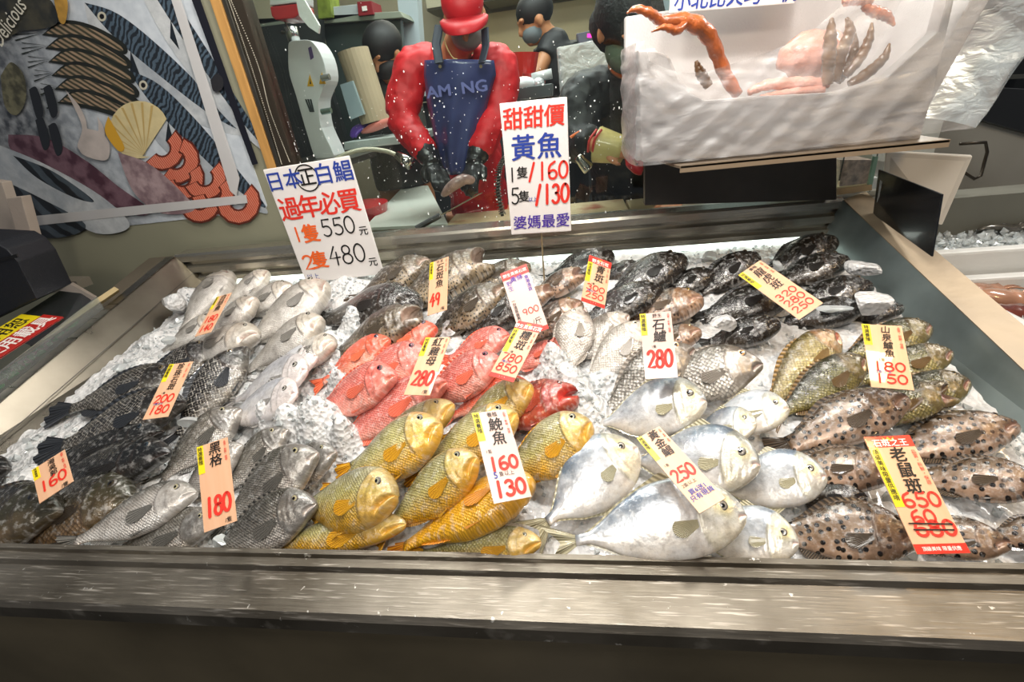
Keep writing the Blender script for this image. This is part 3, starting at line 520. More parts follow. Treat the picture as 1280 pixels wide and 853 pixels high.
# species, snout px, tail px, body depth px, roll, height of snout / of tail above the bed, label
FISH = [
 # dark sea tilapia in the front left corner
 ('A', 76, 638, -150, 690, 84, 22, .055, .03, 'dark green tilapia with its big blunt head at the front left corner'),
 ('A', 168, 622, -20, 668, 78, 15, .035, .02, 'brown scaled tilapia just right of the tag priced 160'),
 ('Ab', 214, 566, 5, 622, 56, 18, .062, .03, 'glossy black tilapia directly above the brown scaled one, head by the sea breams'),
 ('Ab', 205, 540, -5, 606, 48, 18, .038, .02, 'dark tilapia behind the glossy black one, below the tag priced 200 and 180'),
 ('Ab', 12, 585, -150, 640, 40, 10, .05, .04, 'blue-black fish head cut by the left edge above the blunt headed tilapia'),
 # pearl groupers
 ('B', 225, 470, 60, 515, 44, 15, .04, .02, 'dark pearl grouper whose fan shaped tail touches the left wall', dict(kt=1)),
 ('B', 232, 503, 46, 562, 56, 20, .055, .025, 'pearl grouper with net-like scales, lower one behind the tag priced 200 and 180', dict(kt=1)),
 ('B', 272, 430, 140, 520, 42, 20, .045, .02, 'pearl grouper with its dark head highest, above the tag priced 200 and 180'),
 ('B', 310, 434, 196, 572, 52, 25, .06, .03, 'pearl grouper with big white-edged scales right of the tag priced 200 and 180'),
 # white croakers
 ('C', 288, 341, 212, 428, 44, -10, .05, .02, 'pale croaker with a red gill slit at the rear left corner of the tray'),
 ('C', 337, 340, 268, 388, 26, 10, .05, .02, 'small pinkish croaker head poking up below the sign for white pomfret'),
 ('C', 368, 359, 275, 405, 30, 15, .055, .02, 'grey backed croaker right of the red gilled one'),
 ('C', 323, 374, 236, 438, 36, 5, .075, .03, 'croaker with a wide pale head right of the small tag priced 180 and 140'),
 ('C', 411, 354, 285, 446, 40, 10, .075, .03, 'long silvery croaker just below the white pomfret sign'),
 ('C', 405, 399, 292, 470, 36, 12, .085, .035, 'clean silvery croaker in the middle of its row with a pale pink snout'),
 ('C', 324, 418, 195, 452, 34, 15, .065, .025, 'croaker with closed mouth right above the pearl groupers'),
 ('C', 272, 398, 190, 446, 34, 15, .045, .02, 'croaker lying under the small tag priced 180 and 140'),
 ('C', 280, 432, 170, 470, 26, 15, .035, .02, 'croaker half buried in ice behind the pearl groupers'),
 ('C', 420, 428, 330, 465, 26, 10, .07, .03, 'croaker head beside the orange snapper, partly under ice'),
 # white pomfrets
 ('P', 398, 446, 305, 480, 36, 15, .06, .03, 'upper white pomfret of the three on the left side'),
 ('P', 385, 463, 276, 503, 46, 18, .075, .035, 'middle white pomfret of the three on the left side'),
 ('P', 372, 492, 262, 528, 44, 20, .085, .04, 'lower white pomfret of the three beside the large heap of ice'),
 # black sea breams
 ('D', 303, 512, 176, 615, 48, 20, .05, .025, 'striped sea bream lying diagonally left of the tag priced 180 on pale wood'),
 ('W', 303, 556, 205, 640, 50, 15, .06, .035, 'sea bream half hidden behind the single price tag 180, white jaw showing'),
 ('D', 361, 537, 262, 628, 52, 20, .06, .03, 'sea bream with ice on its head just under the large ice heap'),
 ('D', 421, 565, 318, 618, 50, 20, .06, .03, 'sea bream whose head sticks out right behind the most upright one'),
 ('D', 398, 566, 252, 668, 66, 22, .085, .045, 'large sea bream with a wide gold-ringed eye right of the tag priced 180'),
 ('D', 397, 630, 232, 700, 62, 26, .07, .05, 'dark sea bream with a white chin beside the yellow croakers at the front'),
 ('W', 247, 616, 62, 684, 52, 15, .066, .03, 'pale bellied sea bream turned belly out at the front left', dict(kt=1)),
 ('D', 276, 652, 105, 700, 48, 22, .04, .03, 'scaly sea bream at the front rim under the tag priced 180'),
 # groupers at the back
 ('F', 612, 322, 470, 392, 56, 12, .075, .02, 'mottled grouper with a gaping mouth right of the tag priced 49', dict(gape=.22)),
 ('F', 664, 332, 560, 368, 26, 15, .04, .02, 'mottled grouper at the back wall behind the gaping one'),
 ('F', 539, 326, 430, 380, 40, 15, .065, .02, 'dark mottled grouper left of the tag priced 49 at the back wall'),
 ('H', 528, 376, 385, 400, 38, 15, .06, .03, 'nearly black grouper with loose ice along its back, left of the tag priced 49'),
 ('F', 634, 360, 520, 425, 44, 15, .075, .03, 'mottled grouper right of the tag priced 49, above the snappers'),
 ('F', 528, 392, 400, 450, 46, 15, .095, .04, 'mottled grouper with a jutting jaw just above the orange snapper', dict(gape=.10)),
 ('H', 668, 372, 555, 422, 34, 15, .055, .02, 'dark grouper lying behind the tilted tag priced 900'),
 ('H', 768, 318, 670, 352, 26, 15, .04, .02, 'black striped grouper behind the tag priced 300 and 250'),
 ('Hb', 729, 340, 650, 380, 34, 10, .06, .02, 'brown grouper with its mouth open left of the tag priced 300 and 250', dict(gape=.15)),
 ('Hb', 690, 360, 628, 400, 28, 10, .06, .02, 'brown grouper with thick lips beside the tilted tag priced 900', dict(gape=.2)),
 ('Hb', 728, 378, 640, 432, 38, 15, .065, .03, 'orange-brown grouper head above the upright silver bream'),
 # black groupers
 ('H', 858, 322, 745, 378, 44, 15, .065, .02, 'broad black grouper right of the tag priced 300 and 250'),
 ('H', 828, 360, 715, 404, 30, 15, .075, .03, 'slim black fish with a pointed tip below the broad black grouper', dict(kt=1)),
 ('H', 800, 330, 740, 352, 24, 15, .04, .02, 'small black grouper close to the back wall right of the tag priced 300'),
 ('Hb', 880, 374, 755, 402, 34, 12, .07, .03, 'black grouper with a lighter brown face above the tag priced 280'),
 ('H', 893, 340, 815, 372, 32, 15, .045, .02, 'black grouper at the back between two broader ones'),
 ('H', 948, 318, 860, 372, 36, 15, .07, .02, 'shiny black grouper left of the tag priced 320 280 250'),
 ('H', 992, 366, 858, 398, 36, 15, .06, .03, 'black grouper lying under the tag priced 320 280 250'),
 ('H', 976, 404, 870, 432, 36, 15, .07, .035, 'dark grouper with blunt head right of the pale ice slab'),
 ('H', 1046, 299, 940, 345, 34, 15, .065, .02, 'black grouper highest in the rear right corner of the tray'),
 ('H', 1062, 324, 950, 356, 32, 15, .06, .02, 'second black grouper from the top in the rear right corner'),
 ('H', 1092, 356, 970, 382, 34, 15, .06, .02, 'black grouper between the two ice lumps by the right wall'),
 ('H', 1080, 384, 960, 402, 30, 15, .045, .02, 'black grouper partly under the flat ice lump by the right wall'),
 ('H', 1130, 384, 1040, 400, 26, 12, .035, .02, 'black grouper against the right wall above the perch'),
 # perch
 ('Ig', 1044, 416, 940, 522, 56, 18, .07, .035, 'golden scaled perch with a reddish snout below the tag priced 320 280 250'),
 ('I', 1164, 408, 1030, 450, 38, 15, .06, .03, 'olive perch highest of its row, above the tag priced 180 and 150'),
 ('I', 1080, 448, 950, 528, 48, 20, .075, .04, 'dark olive perch between the golden one and the tag priced 180 and 150'),
 ('I', 1190, 440, 1040, 482, 38, 15, .055, .03, 'olive perch with its head right of the tag priced 180 and 150'),
 ('I', 1212, 476, 1060, 516, 44, 15, .06, .03, 'olive perch at the right wall below the tag priced 180 and 150'),
 ('I', 1192, 490, 1005, 532, 40, 15, .075, .04, 'greenish perch with a gaping pink jaw above the spotted groupers', dict(gape=.2)),
 # spotted groupers
 ('J', 1272, 530, 1085, 568, 54, 15, .055, .03, 'spotted grouper near the right wall, head by the wall'),
 ('J', 1134, 496, 955, 562, 58, 15, .08, .04, 'spotted grouper with its head up between perch and golden pomfrets'),
 ('J', 1120, 590, 955, 580, 58, 15, .06, .04, 'spotted grouper left of the red-headed tag priced 650'),
 ('J', 1310, 606, 1120, 590, 74, 18, .07, .035, 'broad spotted grouper right of the tag priced 650'),
 ('J', 1150, 668, 945, 662, 74, 24, .052, .045, 'large spotted grouper at the front rim left of the tag priced 650'),
 ('J', 1264, 678, 1110, 668, 50, 22, .048, .04, 'spotted grouper at the front rim behind the foot of the tag priced 650'),
 ('J', 1345, 662, 1215, 672, 44, 15, .055, .04, 'dark spotted fish at the front right corner of the frame'),
 ('H', 1085, 622, 980, 622, 40, 10, .04, .03, 'dark fish showing in the gap between the spotted groupers'),
 # centre silver breams
 ('Gw', 729, 384, 700, 486, 50, 10, .085, .035, 'silver bream standing head up out of the ice in the centre', dict(flip=1)),
 ('Gw', 786, 394, 700, 462, 42, 18, .06, .03, 'silver bream with a reddish eye right of the upright one'),
 ('Gw', 812, 404, 708, 500, 50, 20, .075, .035, 'silver bream with fine dotted scales left of the tag priced 280'),
 ('Hb', 877, 414, 790, 440, 34, 12, .06, .03, 'small brown fish with a round eye right of the tag priced 280'),
 ('G', 868, 436, 728, 524, 66, 22, .085, .045, 'grey scaled bream with an arched back behind the tag priced 280'),
 ('G', 954, 455, 780, 494, 74, 22, .095, .05, 'large grey bream with an orange eye right of the tag priced 280'),
 # red snappers
 ('Eo', 547, 410, 440, 462, 40, 12, .075, .03, 'bright orange snapper head highest of the reds, left of the tag priced 280'),
 ('Eo', 488, 425, 386, 484, 34, 14, .08, .035, 'orange snapper at the left end of the reds, head toward the mottled grouper'),
 ('E', 638, 420, 545, 452, 46, 18, .065, .03, 'pink snapper with icy flank above the big purple-backed one'),
 ('E', 536, 440, 410, 500, 54, 20, .085, .045, 'pink snapper between the orange ones and the big front snapper'),
 ('E', 496, 470, 376, 520, 66, 22, .105, .06, 'big red snapper with an orange belly at the left front of the reds'),
 ('E', 560, 478, 390, 565, 54, 20, .075, .04, 'long red snapper under the tag priced 280, its flank beneath the big front snapper'),
 ('E', 628, 450, 505, 510, 68, 22, .095, .05, 'big snapper with a purple back between the tags 280 and 850'),
 ('Eo', 660, 478, 545, 525, 40, 15, .06, .04, 'orange-red snapper mostly hidden below the tag priced 850'),
 ('E', 698, 430, 632, 470, 30, 10, .06, .03, 'red fish with an open orange mouth right of the tag priced 850', dict(gape=.3)),
 ('R', 723, 492, 590, 528, 54, 15, .08, .035, 'dark red grouper with parted red lips above the yellow croakers', dict(gape=.06)),
 # yellow croakers
 ('L', 568, 506, 415, 592, 44, 20, .09, .045, 'yellow croaker at the top left of its pile, mostly behind another'),
 ('L', 666, 482, 545, 556, 46, 12, .09, .045, 'yellow croaker with its head up beside the dark red grouper'),
 ('L', 647, 517, 500, 600, 58, 18, .095, .05, 'yellow croaker behind the upper half of the tag priced 160 and 130'),
 ('L', 552, 530, 398, 618, 62, 20, .115, .06, 'yellow croaker with raised snout in the middle left of its pile'),
 ('L', 740, 528, 600, 612, 66, 20, .105, .055, 'yellow croaker right of the tag priced 160 and 130, head toward the pomfrets'),
 ('L', 597, 572, 462, 668, 60, 20, .115, .06, 'yellow croaker with a reddish fin left of the tag priced 160 and 130'),
 ('L', 496, 620, 358, 632, 76, 24, .095, .07, 'plump yellow croaker with a round eye in the front left of its pile'),
 ('L', 508, 656, 296, 680, 42, 15, .058, .03, 'yellow croaker lying along the front rim at the left of its pile'),
 ('Lb', 668, 600, 478, 694, 48, -20, .088, .045, 'all-yellow croaker with its belly up running under the tag priced 130', dict(flip=1)),
 ('L', 677, 678, 505, 690, 46, 22, .052, .06, 'yellow croaker at the front rim beside the yellow pomfret tail'),
 # golden pomfrets
 ('K', 987, 512, 855, 530, 66, 18, .08, .04, 'golden pomfret at the right end of the upper row'),
 ('K', 946, 530, 838, 548, 52, 18, .095, .045, 'small golden pomfret in front of the upper right one'),
 ('K', 884, 503, 722, 528, 84, 20, .095, .05, 'golden pomfret right under the tag priced 280'),
 ('K', 1034, 596, 870, 612, 84, 22, .07, .045, 'golden pomfret nearest the spotted groupers'),
 ('K', 951, 583, 760, 568, 84, 22, .085, .055, 'golden pomfret behind the tag priced 250'),
 ('K', 797, 560, 648, 668, 92, 22, .08, .03, 'golden pomfret lying steeply left of the tag priced 250', dict(kt=1)),
 ('K', 999, 680, 835, 662, 80, 24, .05, .03, 'golden pomfret at the front rim, partly under the largest one'),
 ('K', 933, 645, 668, 668, 100, 27, .078, .05, 'largest golden pomfret in front, its whole tail showing', dict(kt=1)),
]
for f in FISH:
    kw = f[10] if len(f) > 10 else {}
    seed = (f[1] * 13 + f[2] * 7) % 17 / 17 - .5
    kw.setdefault('bend', -.05 + .05 * seed); kw.setdefault('bz_', -.05 * seed)
    fish(*f[:10], **kw)
# ================================================================ price tags and signs
g = G('tag_card'); tc = g.n('TexCoord').outputs['Object']
nz = g.n('TexNoise', Vector=g.n('Mapping', Vector=tc, Scale=(30, 2, 1)).outputs[0], Scale=3., Detail=3.).outputs[0]
CARD = g.done(g.n('BsdfPrincipled', Base__Color=g.mix(nz, hexc('#dda37a'), hexc('#edc3a0')), Roughness=.35, Coat__Weight=.5).outputs[0])
CARDP = M('#e6c4b6', .35, coat=.5); CARDW = M('#efe9e4', .3, coat=.5, var=.04); YEL = M('#f5dc1c', .4, coat=.4); RED = M('#e03020', .4, coat=.4); GREENY = M('#e8e030', .4)
LAM = M('#c9c9c4', .2, coat=1)
def tagframe(c4, h, aspect=None, yfix=None):
    """plane for a card seen at four pixels; its foot stands h above the bed; the tilt that makes it a rectangle is searched"""
    TLp, TRp, BRp, BLp = c4; bm_ = ((BRp[0] + BLp[0]) / 2, (BRp[1] + BLp[1]) / 2)
    base = onpl(bm_[0], bm_[1], (0, Y0, .806 + h), (0, -.165, 1)) if yfix is None else at(bm_[0], bm_[1], yfix)
    best = None
    for el in range(8, 76, 3):
        for az in range(-50, 51, 4):
            e, a = math.radians(el), math.radians(az - 90); n = np.array([math.cos(e) * math.cos(a), math.cos(e) * math.sin(a), math.sin(e)])
            P = [onpl(x, y, base, n) for x, y in c4]; u = (P[1] - P[0] + P[2] - P[3]) / 2; v = (P[0] - P[3] + P[1] - P[2]) / 2; lu, lv = np.linalg.norm(u), np.linalg.norm(v)
            sk = abs(u @ v) / lu / lv; par = np.linalg.norm(P[0] - P[1] + P[2] - P[3]) / lu
            c = sk * 2 + par * .5 + abs(math.log(lv / lu / aspect)) * .8 + abs(el - 48) * .004 + abs(az) * .001
            if best is None or c < best[0]: best = (c, P, u, v, n, lu, lv)
    _, P, u, v, n, lu, lv = best; uh = u / lu; vh = v - uh * (v @ uh); vh /= np.linalg.norm(vh); nn = np.cross(uh, vh); C = sum(P) / 4
    return uh, vh, nn, C, lu, lv
def card(name, c4, h, aspect, mat, label, cat='price tag', th=.0012, yfix=None, rnd=0, group=None):
    uh, vh, nn, C, w, l = tagframe(c4, h, aspect, yfix); O = C - uh * w / 2 - vh * l / 2
    root = empty(name); root.matrix_world = Matrix(((uh[0], vh[0], nn[0], O[0]), (uh[1], vh[1], nn[1], O[1]), (uh[2], vh[2], nn[2], O[2]), (0, 0, 0, 1)))
    tag(root, label, cat, group); MB().box((0, 0, -th), (w, l, 0)).build('card', mat, root)
    return root, w, l
def rect(root, name, x0, y0, x1, y1, mat, z=.0004):
    return MB().box((x0, y0, z - .0003), (x1, y1, z)).build(name, mat, root)
def pricetag(c4, h, name_txt, prices, label, header=None, strip=True, aspect=2.9, cardmat=None, small=None, side=True, sub=None, foot=None, namecol='black', mini=None):
    root, w, l = card('price_tag', c4, h, aspect, cardmat or CARD, label)
    top = l
    if header:
        hh = l * .14; rect(root, 'red_header', 0, l - hh, w, l, RED); top = l - hh
        text(header, w * .52, l - hh * .66, w * .185, INK['white'], root, bold=.012)
        MB().add([(w * .42 + i * w * .04, l - hh * .34 + (0 if i % 2 else hh * .22), .0006) for i in range(5)] + [(w * .58, l - hh * .42, .0006), (w * .42, l - hh * .42, .0006)], [tuple(range(6, -1, -1))]).build('crown_print', INK['gold'], root)
    n = len(name_txt); cs = min(w * .40, (l * .50 if len(prices) < 3 else l * .42) / n)
    if small:
        text(small, w * .55, top - w * .12, w * .15, INK['black'], root, bold=.01); top -= w * .2
    text(name_txt, w * .56, top - w * .04, cs * 1.04, INK[namecol], root, vertical=True, bold=.015, name='brush_name', shear=.12)
    if strip:
        sl_ = l * (.34 if not header else .42); t_ = l if not header else l - l * .14
        rect(root, 'yellow_strip', 0, t_ - sl_, w * .2, t_, YEL); text('特選養殖', w * .1, t_ - sl_ * .06, min(w * .15, sl_ * .2), INK['black'], root, vertical=True, bold=.012)
    if side:
        text('品質・新鮮・保證', w * .9, l * (.97 if not header else .83), w * .085, INK['red'], root, vertical=True, bold=.004)
    k = len(prices); ph = w * .34; y = top - cs * n * 1.02 - w * .08; avail = y - (l * .06 if not foot else l * .12)
    gap = min(w * .66, avail / max(k, 1)) if k else 1; ph = min(w * .46, gap * .76) if k > 1 else min(w * .62, avail * .8)
    y0 = (l * .07 if not foot else l * .12)
    for i, p in enumerate(prices):
        yy = y0 + (k - 1 - i) * gap * (.96 if k > 1 else 1) + (w * .18 if k == 1 else 0)
        digits(p, w * .10, yy, ph, w * (.27 * len(p)), INK['red'], root, w=.16)
        if mini: text(mini[i], w * .36, yy + ph * 1.16, w * .11, INK['blue' if i else 'black'], root, bold=.008)
    if sub: text(sub, w * .78, l * .045, w * .17, INK['black'], root, bold=.008)
    if foot:
        rect(root, 'red_footer', 0, 0, w, l * .07, RED); text(foot, w * .5, l * .033, w * .1, INK['white'], root)
    return root, w, l
pricetag([(271, 371), (288, 367), (265, 414), (243, 422)], .10, '白姑魚', ['180', '140'], 'small slanted price tag 180 and 140 among the white croakers', aspect=2.7)
pricetag([(214, 456), (239, 452), (212, 521), (176, 525)], .105, '珍珠石斑', ['200', '180'], 'price tag 200 and 180 on the dark pearl groupers', aspect=2.4, mini=['1隻', '2隻以上'])
pricetag([(41, 587), (80, 563), (92, 601), (48, 631)], .10, '海吳郭', ['160'], 'short price tag 160 on the dark tilapia at the far left', aspect=1.3, sub='/隻')
pricetag([(247, 559), (284, 547), (296, 651), (254, 667)], .13, '黑格', ['180'], 'long pale wood-coloured tag priced only 180 among the sea breams', aspect=2.7, sub='/隻')
pricetag([(538, 328), (560, 322), (559, 386), (534, 396)], .10, '石斑魚', ['49'], 'narrow tag priced 49 stuck among the mottled groupers', aspect=2.6, sub='/兩', small='特 選')
pricetag([(533, 422), (563, 422), (537, 494), (504, 494)], .14, '紅雞母', ['280'], 'slanted tag priced 280 on the red snappers', aspect=2.4, sub='/隻')
# tilted card with blue handwriting
root, w, l = card('price_tag', [(627, 342), (656, 331), (688, 410), (650, 424)], .085, 2.5, CARDP, 'tilted card with blue handwriting and 900 behind the tag priced 850')
rect(root, 'red_header', 0, l * .87, w, l, RED); text('野生黑條石斑', w * .5, l * .93, w * .15, INK['white'], root, bold=.01)
text('野生', w * .2, l * .84, w * .22, INK['purple'], root, vertical=True); text('黃條', w * .5, l * .84, w * .24, INK['purple'], root, bold=.01); text('東港漁貨', w * .85, l * .84, w * .17, INK['purple'], root, vertical=True, bold=.01)
text('一份清蒸最美味', w * .14, l * .56, w * .14, INK['black'], root, vertical=True, bold=.01); digits('900', w * .32, l * .28, w * .26, w * .6, INK['red'], root, w=.13); text('/斤', w * .72, l * .15, w * .26, INK['black'], root)
rect(root, 'red_footer', 0, 0, w, l * .06, RED)
pricetag([(648, 401), (679, 407), (641, 478), (611, 470)], .125, '糯斑', ['780', '850'], 'slanted red-headed tag with 780 above 850 beside the snappers', header='野生黑條石斑', aspect=2.4, small=None, mini=['1條', '2條以上'], foot='・・・')
pricetag([(737, 320), (764, 328), (756, 387), (726, 375)], .105, '青斑', ['300', '250'], 'red-headed tag priced 300 and 250 at the back centre', header='野生石斑', aspect=2.2, mini=['1隻', '2隻以上'], foot='・・・')
root, w, l = pricetag([(800, 393), (838, 389), (848, 472), (806, 474)], .12, '石鱸', ['280'], 'tag priced 280 under 野生 writing on the grey breams', aspect=2.1, small='野生', cardmat=CARDP, mini=['1隻']); root['label'] = 'pinkish white tag priced 280 on the grey silver breams'
pricetag([(923, 343), (951, 326), (1028, 378), (999, 401)], .10, '龍虎斑', ['320', '280', '250'], 'tag with three prices 320, 280 and 250 on the black groupers', aspect=2.7, small='養殖')
pricetag([(1078, 405), (1126, 408), (1144, 488), (1088, 484)], .12, '山泉鱸魚', ['180', '150'], 'tag priced 180 and 150 on the olive perch at the right', aspect=1.9, mini=['1隻', '2隻以上'])
root, w, l = pricetag([(777, 564), (806, 551), (926, 601), (895, 623)], .15, '黃金鯧', [], 'tag priced 250 lying across the golden pomfrets', aspect=3.4)
digits('250', w * .06, l * .34, w * .52, w * .86, INK['red'], root, w=.15); text('1隻', w * .2, l * .56, w * .13, INK['black'], root); text('2隻以上', w * .4, l * .29, w * .16, INK['black'], root); text('買6送1\n只有現貨', w * .5, l * .17, w * .22, INK['blue'], root, bold=.014)
root, w, l = pricetag([(590, 517), (631, 512), (666, 621), (617, 630)], .155, '鮸魚', [], 'large tag priced 160 and 130 on the yellow croakers', aspect=2.5, small='養殖', cardmat=CARDP)
digits('160', w * .10, l * .315, w * .38, w * .82, INK['red'], root, w=.2); digits('130', w * .08, l * .045, w * .42, w * .86, INK['red'], root, w=.2); text('1隻', w * .2, l * .53, w * .12, INK['black'], root); text('5', w * .22, l * .27, w * .24, INK['blue'], root, bold=.02); text('隻以上', w * .52, l * .275, w * .14, INK['black'], root)
root, w, l = card('price_tag', [(1080, 547), (1135, 544), (1215, 692), (1146, 693)], .115, 2.5, CARD, 'largest tag with red bands priced 650 at the front right')
rect(root, 'red_header', 0, l * .895, w, l, RED); text('石斑之王', w * .5, l * .93, w * .19, INK['white'], root, bold=.02)
MB().add([(w * .38 + i * w * .06, l * .965 + (0 if i % 2 else l * .028), .0006) for i in range(5)] + [(w * .62, l * .955, .0006), (w * .38, l * .955, .0006)], [tuple(range(6, -1, -1))]).build('crown_print', INK['gold'], root)
rect(root, 'yellow_strip', 0, l * .37, w * .19, l * .895, YEL); text('頂級美味限量供應唷', w * .095, l * .875, w * .13, INK['black'], root, vertical=True, bold=.012)
text('老鼠斑', w * .54, l * .885, w * .36, INK['black'], root, vertical=True, bold=.024, shear=.1, name='brush_name'); text('品質・新鮮・保證', w * .9, l * .86, w * .1, INK['red'], root, vertical=True)
digits('650', w * .18, l * .36, l * .13, w * .78, INK['red'], root, w=.16); digits('60', w * .2, l * .225, l * .12, w * .5, INK['red'], root, w=.16); digits('680', w * .16, l * .13, l * .13, w * .82, INK['red'], root, w=.18)
m = MB(); strokes(m, [[(w * .1, l * .235), (w * .92, l * .22)], [(w * .14, l * .185), (w * .9, l * .175)]], .0016, .0013); m.build('strike_through', INK['black'], root)
rect(root, 'red_footer', 0, 0, w, l * .075, RED); text('頂級美味 限量供應', w * .5, l * .035, w * .09, INK['white'], root, bold=.01)
# the two hand written boards
def board(c4, Y, label, name='price_board', aspect=None):
    P = [at(x, y, Y) for x, y in c4]; u = (P[1] - P[0] + P[2] - P[3]) / 2; v = (P[0] - P[3] + P[1] - P[2]) / 2; w, l = np.linalg.norm(u), np.linalg.norm(v); uh = u / w; vh = v - uh * (uh @ v); vh /= np.linalg.norm(vh); nn = np.cross(uh, vh); O = sum(P) / 4 - uh * w / 2 - vh * l / 2
    root = empty(name); root.matrix_world = Matrix(((uh[0], vh[0], nn[0], O[0]), (uh[1], vh[1], nn[1], O[1]), (uh[2], vh[2], nn[2], O[2]), (0, 0, 0, 1))); tag(root, label, 'sign')
    MB().box((0, 0, -.005), (w, l, 0)).build('panel', CARDW, root, bevel=.002); return root, w, l
def hand(s, x, y, size, ink, root, bold=.014, **k): return text(s, x, y, size, INK[ink], root, bold=bold, shear=.05, z=.0012, name='handwriting', **k)
root, w, l = board([(346, 212), (451, 194), (467, 343), (367, 354)], 1.27, 'white board with blue, red and black handwriting and prices 550 and 480')
hand('日本', w * .19, l * .885, w * .215, 'blue', root); hand('正', w * .465, l * .885, w * .2, 'black', root); hand('白鯧', w * .77, l * .885, w * .225, 'blue', root)
m = MB(); strokes(m, [[(w * .465 + w * .13 * math.cos(a), l * .885 + w * .135 * math.sin(a)) for a in np.linspace(0, 6.4, 26)]], .0035, .0012); m.build('circle_mark', INK['black'], root)
for i, ch in enumerate('過年必買'): hand(ch, w * (.14 + .235 * i), l * .65, w * .265, 'red', root, .02)
digits('1', w * .06, l * .38, l * .13, w * .12, INK['orange'], root, z=.0014, w=.13, name='figure'); hand('隻', w * .28, l * .43, w * .22, 'orange', root, .03)
digits('550', w * .42, l * .39, l * .16, w * .42, INK['black'], root, z=.0014, w=.085); hand('元', w * .91, l * .40, w * .11, 'black', root)
digits('2', w * .05, l * .12, l * .14, w * .15, INK['orange'], root, z=.0014, w=.13, name='figure'); hand('隻', w * .27, l * .19, w * .22, 'orange', root, .03)
digits('480', w * .40, l * .13, l * .18, w * .46, INK['black'], root, z=.0014, w=.08); hand('元', w * .91, l * .12, w * .11, 'black', root); hand('以上', w * .12, l * .05, w * .08, 'blue', root, 0)
root, w, l = board([(628, 129), (710, 121), (713, 289), (636, 294)], 1.18, 'white board on a rod reading 160 and 130 in red')
for i, ch in enumerate('甜甜價'): hand(ch, w * (.18 + .31 * i), l * .875, w * .315, 'red', root, .02)
for i, ch in enumerate('黃魚'): hand(ch, w * (.30 + .40 * i), l * .665, w * .39, 'blue', root, .018)
digits('1', w * .05, l * .43, l * .11, w * .1, INK['black'], root, z=.0014, w=.11, name='figure'); hand('隻', w * .26, l * .49, w * .19, 'black', root); digits('/160', w * .33, l * .425, l * .14, w * .66, INK['red'], root, z=.0014, w=.13)
digits('5', w * .04, l * .25, l * .14, w * .15, INK['black'], root, z=.0014, w=.09, name='figure'); hand('隻', w * .26, l * .305, w * .19, 'black', root); hand('以上', w * .40, l * .28, w * .075, 'blue', root, vertical=False); digits('/130', w * .42, l * .235, l * .16, w * .57, INK['red'], root, z=.0014, w=.14)
for i, ch in enumerate('婆媽最愛'): hand(ch, w * (.16 + .235 * i), l * .09, w * .235, 'purple', root)
m = MB(); m.tube([(w * .5, l * .3, -.009), (w * .5, -.10, -.009), (w * .5, -.16, -.012)], .0022, 8); m.build('support_rod', M('#b09c78', .3, .6), root)
root, w, l = board([(838, -58), (1000, -72), (1002, 2), (841, 16)], 1.30, 'white board with blue writing cut by the top edge above the foam box')
for i, ch in enumerate('小北比火巧一帆'): hand(ch, w * (.10 + .14 * i), l * .17, w * .14, 'blue', root, .02)
# ================================================================ wall, window, workroom behind
YW = 1.42
xg0 = -.868                                     # left edge of the glass
WALLM = M('#8c8a74', .6, bump=.05, var=.08, vscale=3)
o = MB().box((-3.2, YW, 0), (xg0 - .055, YW + .09, 2.6)).build('wall_left_of_window', WALLM); tag(o, kind='structure'); o.name = 'wall_left'
o = MB().box((xg0 - .055, YW, 0), (3.2, YW + .09, 1.02)).build('wall_front', M('#6b6a60', .5, var=.1)); tag(o, kind='structure')
m = MB().box((-3.2, 4.45, 0), (3.4, 4.55, 3.0)); o = m.build('wall_back', M('#b9b29a', .6, var=.06)); tag(o, kind='structure')
o = MB().box((-3.3, 1.5, 0), (-3.2, 4.5, 3.0)).build('wall_side', M('#8f8d80', .6)); tag(o, kind='structure')
o = MB().box((-3.4, -2.6, -.02), (3.6, 4.6, 0)).build('floor', M('#3a3936', .3, var=.2)); tag(o, kind='structure')
o = MB().box((-3.4, 1.4, 2.98), (3.6, 4.6, 3.02)).build('ceiling', M('#c9c9c2', .7)); tag(o, kind='structure')
w1 = empty('window_1', (0, YW, 1.1)); tag(w1, kind='structure')
def wpart(m, name, mat, bevel=0):
    o = m.build(name, mat, w1, False, bevel); o.location = (0, -YW, -1.1); return o
wpart(MB().box((xg0, YW + .02, 1.03), (.20, YW + .028, 2.4)), 'pane', GLASS)
wpart(MB().box((.20, YW + .02, 1.03), (.74, YW + .028, 2.4)), 'pane', GLASS)
wpart(MB().box((xg0 - .055, YW - .012, 1.02), (xg0 - .027, YW + .05, 2.5)), 'timber_strip', M('#b98a4c', .5, bump=.2, bscale=20, var=.15, stretch=(8, 8, 1)), .002)
wpart(MB().box((xg0 - .027, YW - .006, 1.02), (xg0 - .012, YW + .05, 2.5)), 'steel_strip', STEEL2, .002)
wpart(MB().box((xg0 - .014, YW + .0, 1.02), (xg0 + .03, YW + .05, 2.5)), 'dark_frame', M('#3c352c', .35, .4), .002)
wpart(MB().box((xg0, YW - .02, 1.02), (.19, YW + .05, 1.055)), 'window_sill', M('#b8b6ae', .28, .9, bump=.06, var=.1), .002)
# splashes on the glass
m = MB()
for k in range(620):
    cx = rng.choice([-.45, -.75, .05, -.2]); x = np.clip(rng.normal(cx, .13), xg0 + .04, .17); z = np.clip(rng.normal(1.22 if rng.random() < .6 else 1.35, .10), 1.06, 1.75); r = .0006 + .0018 * rng.random() ** 4
    m.ball((x, YW + .0195, z), (r, .0008, r * (1 + rng.random())), 6, 4)
o = m.build('splash_drops', M('#e9ebe8', .3)); tag(o, 'dried water splashes spotting the window glass', 'splashes', kind='stuff')
